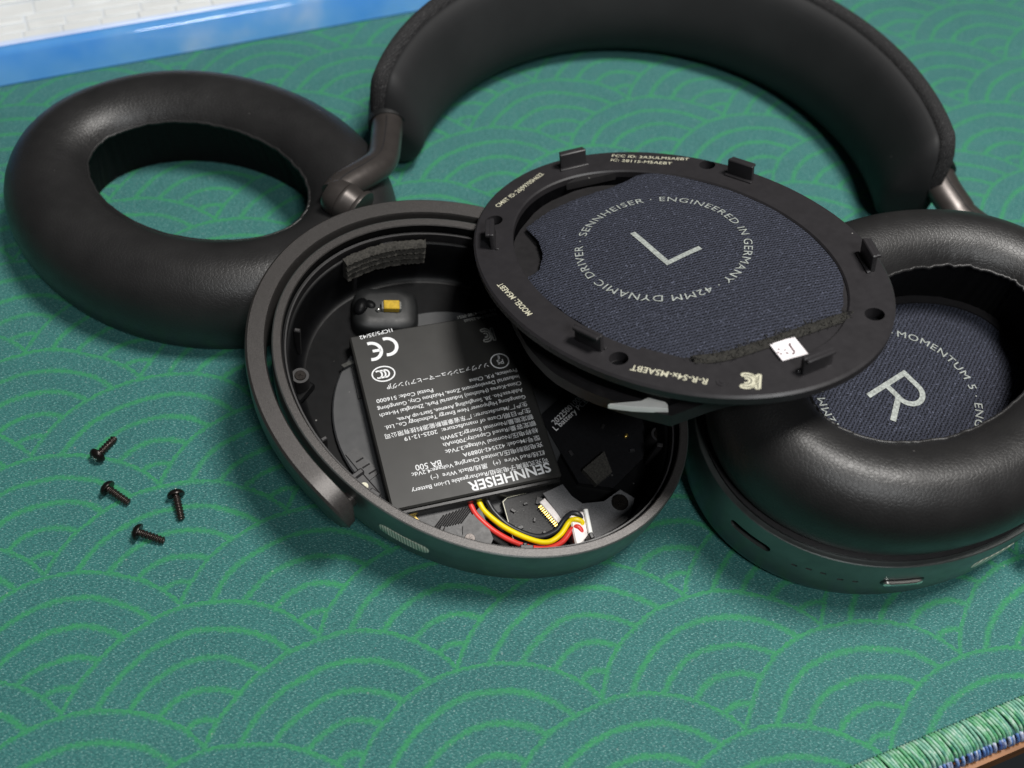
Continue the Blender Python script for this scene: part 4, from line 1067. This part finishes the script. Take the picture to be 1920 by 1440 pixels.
# ------------------------------------------------------------------ four loose screws
def screw_thing(head_px, tip_px, label):
    h = P(*head_px, 1.1); t = P(*tip_px, .7); L = 5.2
    d_ = t - h; d_[2] = 0; d_ /= np.linalg.norm(d_)
    # rests on the rim of its head and the tip of its thread
    a = math.atan2(1.75 - .62, L + .8); ax = np.array([d_[0] * math.cos(a), d_[1] * math.cos(a), -math.sin(a)])
    org = np.array([h[0], h[1], 1.72]); root = empty('loose_screw', (h[0], h[1], 0)); tag(root, label, 'screw', 'screws lying on the mat')
    sd = np.cross(ax, [0, 0, 1]); sd /= np.linalg.norm(sd); upv = np.cross(sd, ax)
    m = MB(); m.cyl(org - ax * .95, org + ax * .28, .75, 1.7, 28, [(.12, 1.15), (.35, 1.5), (.62, 1.68), (.80, 1.75)]); hd = m.build('head', M['screw'], root, 30)
    m = MB()
    for a_ in (.4, .4 + math.pi / 2): m.box(org - ax * .98, (1.5, .30, .16), sd * math.cos(a_) + upv * math.sin(a_), ax)
    m.build('cross_recess', M['solder'], hd)
    m = MB(); n = 20; rings = []; turns = 7.5
    K = 120
    for i in range(K + 1):
        f = i / K; c_ = org + ax * (.25 + f * L); ring_ = []
        for j in range(n):
            th = 2 * math.pi * j / n
            ph = (f * turns - j / n) % 1.0
            r_ = .60 + .26 * (1 - abs(ph * 2 - 1)); 
            if f > .93: r_ *= 1 - (f - .93) * 4
            if f < .06: r_ = min(r_, .66)
            ring_.append(c_ + (sd * math.cos(th) + upv * math.sin(th)) * r_)
        rings.append(ring_)
    m.loft(rings); m.build('threaded_shank', M['thread'], root, 60)
screw_thing((184, 857), (206, 833), 'small black screw nearest the loose ear pad with its cross recess showing')
screw_thing((203, 918), (236, 940), 'small black screw midway between the one showing its recess and the one farthest from pad')
screw_thing((331, 930), (338, 964), 'small black screw lying nearest to the opened ear cup')
screw_thing((260, 1000), (298, 1012), 'small black screw lying farthest from the loose ear pad')

# ------------------------------------------------------------------ blue case
cs = empty('parts_case', (-100, 110, 0)); tag(cs, 'translucent blue plastic case with a white slotted insert behind the loose ear pad', 'case')
KE = (P(740, 29, 0) - P(0, 163, 0))[:2]; KE /= np.linalg.norm(KE); KI = np.array([-KE[1], KE[0]]); K0 = P(0, 163, 0)[:2]
def K(s_, i_, z): q = K0 + KE * s_ + KI * i_; return (q[0], q[1], z)
LK0, LK1, DK = -40, 135, 95
def kbox(mb_, s0, s1, i0, i1, z0, z1, bev=.4):
    c_ = K((s0 + s1) / 2, (i0 + i1) / 2, (z0 + z1) / 2); mb_.box(c_, (s1 - s0, i1 - i0, z1 - z0), (*KE, 0), bevel=bev)
def ksloped(name, q0, q1, out, mat):
    """sloping wall from q0 to q1; `out` = outward direction"""
    m = MB(); rings = []
    for q in (q0, q1):
        rings.append([(q[0] - out[0] * i_, q[1] - out[1] * i_, z) for i_, z in ((0, 0), (-.2, .5), (.3, 1.4), (2.6, 7.0), (3.3, 7.9), (4.0, 8.2), (5.4, 8.2), (5.8, 7.9), (5.9, 0))])
    m.loft(rings); return m.build(name, M[mat], cs, 50)
ksloped('outer_wall', K(LK0, 0, 0), K(LK1, 0, 0), -KI, 'blue'); ksloped('outer_wall', K(LK1, DK, 0), K(LK0, DK, 0), KI, 'blue')
ksloped('outer_wall', K(LK0, DK - 6, 0), K(LK0, 6, 0), -KE, 'blue'); ksloped('outer_wall', K(LK1, 6, 0), K(LK1, DK - 6, 0), KE, 'blue')
m = MB(); kbox(m, LK0 + 6, LK1 - 6, 6, DK - 6, .3, 6.0, .3); m.build('white_insert', M['pale_insert'], cs)
m = MB(); kbox(m, LK0 + 6.1, LK1 - 6.1, 6.1, 8.0, 5.9, 8.0, .4); m.build('insert_lip', M['pale'], cs)
rk = random.Random(12)
for row, (i0, dep, wd, gap, z1) in enumerate(((9.6, 3.2, 9.6, .45, 7.15), (13.3, 3.2, 9.6, .45, 7.05), (17.0, 2.6, 38.0, .8, 7.2), (20.2, 5.0, 9.6, .45, 7.0), (26.0, 2.4, 38.0, 1.2, 7.6), (30.0, 4.0, 9.6, .7, 7.2), (36.0, 2.4, 38, 1.2, 7.6), (41.0, 5.0, 14.0, .9, 7.2), (48.0, 5.0, 14.0, .9, 7.2))):
    s_ = LK0 + 9 + row * 1.3
    while s_ + wd < LK1 - 8:
        if not (row < 2 and 78 < s_ < 92):
            m = MB(); kbox(m, s_, s_ + wd, i0, i0 + dep, 5.9, 6.25 + (z1 - 7.0) + rk.uniform(-.1, .1), .25); m.build('slot_divider', M['ivory'], cs)
        s_ += wd + gap
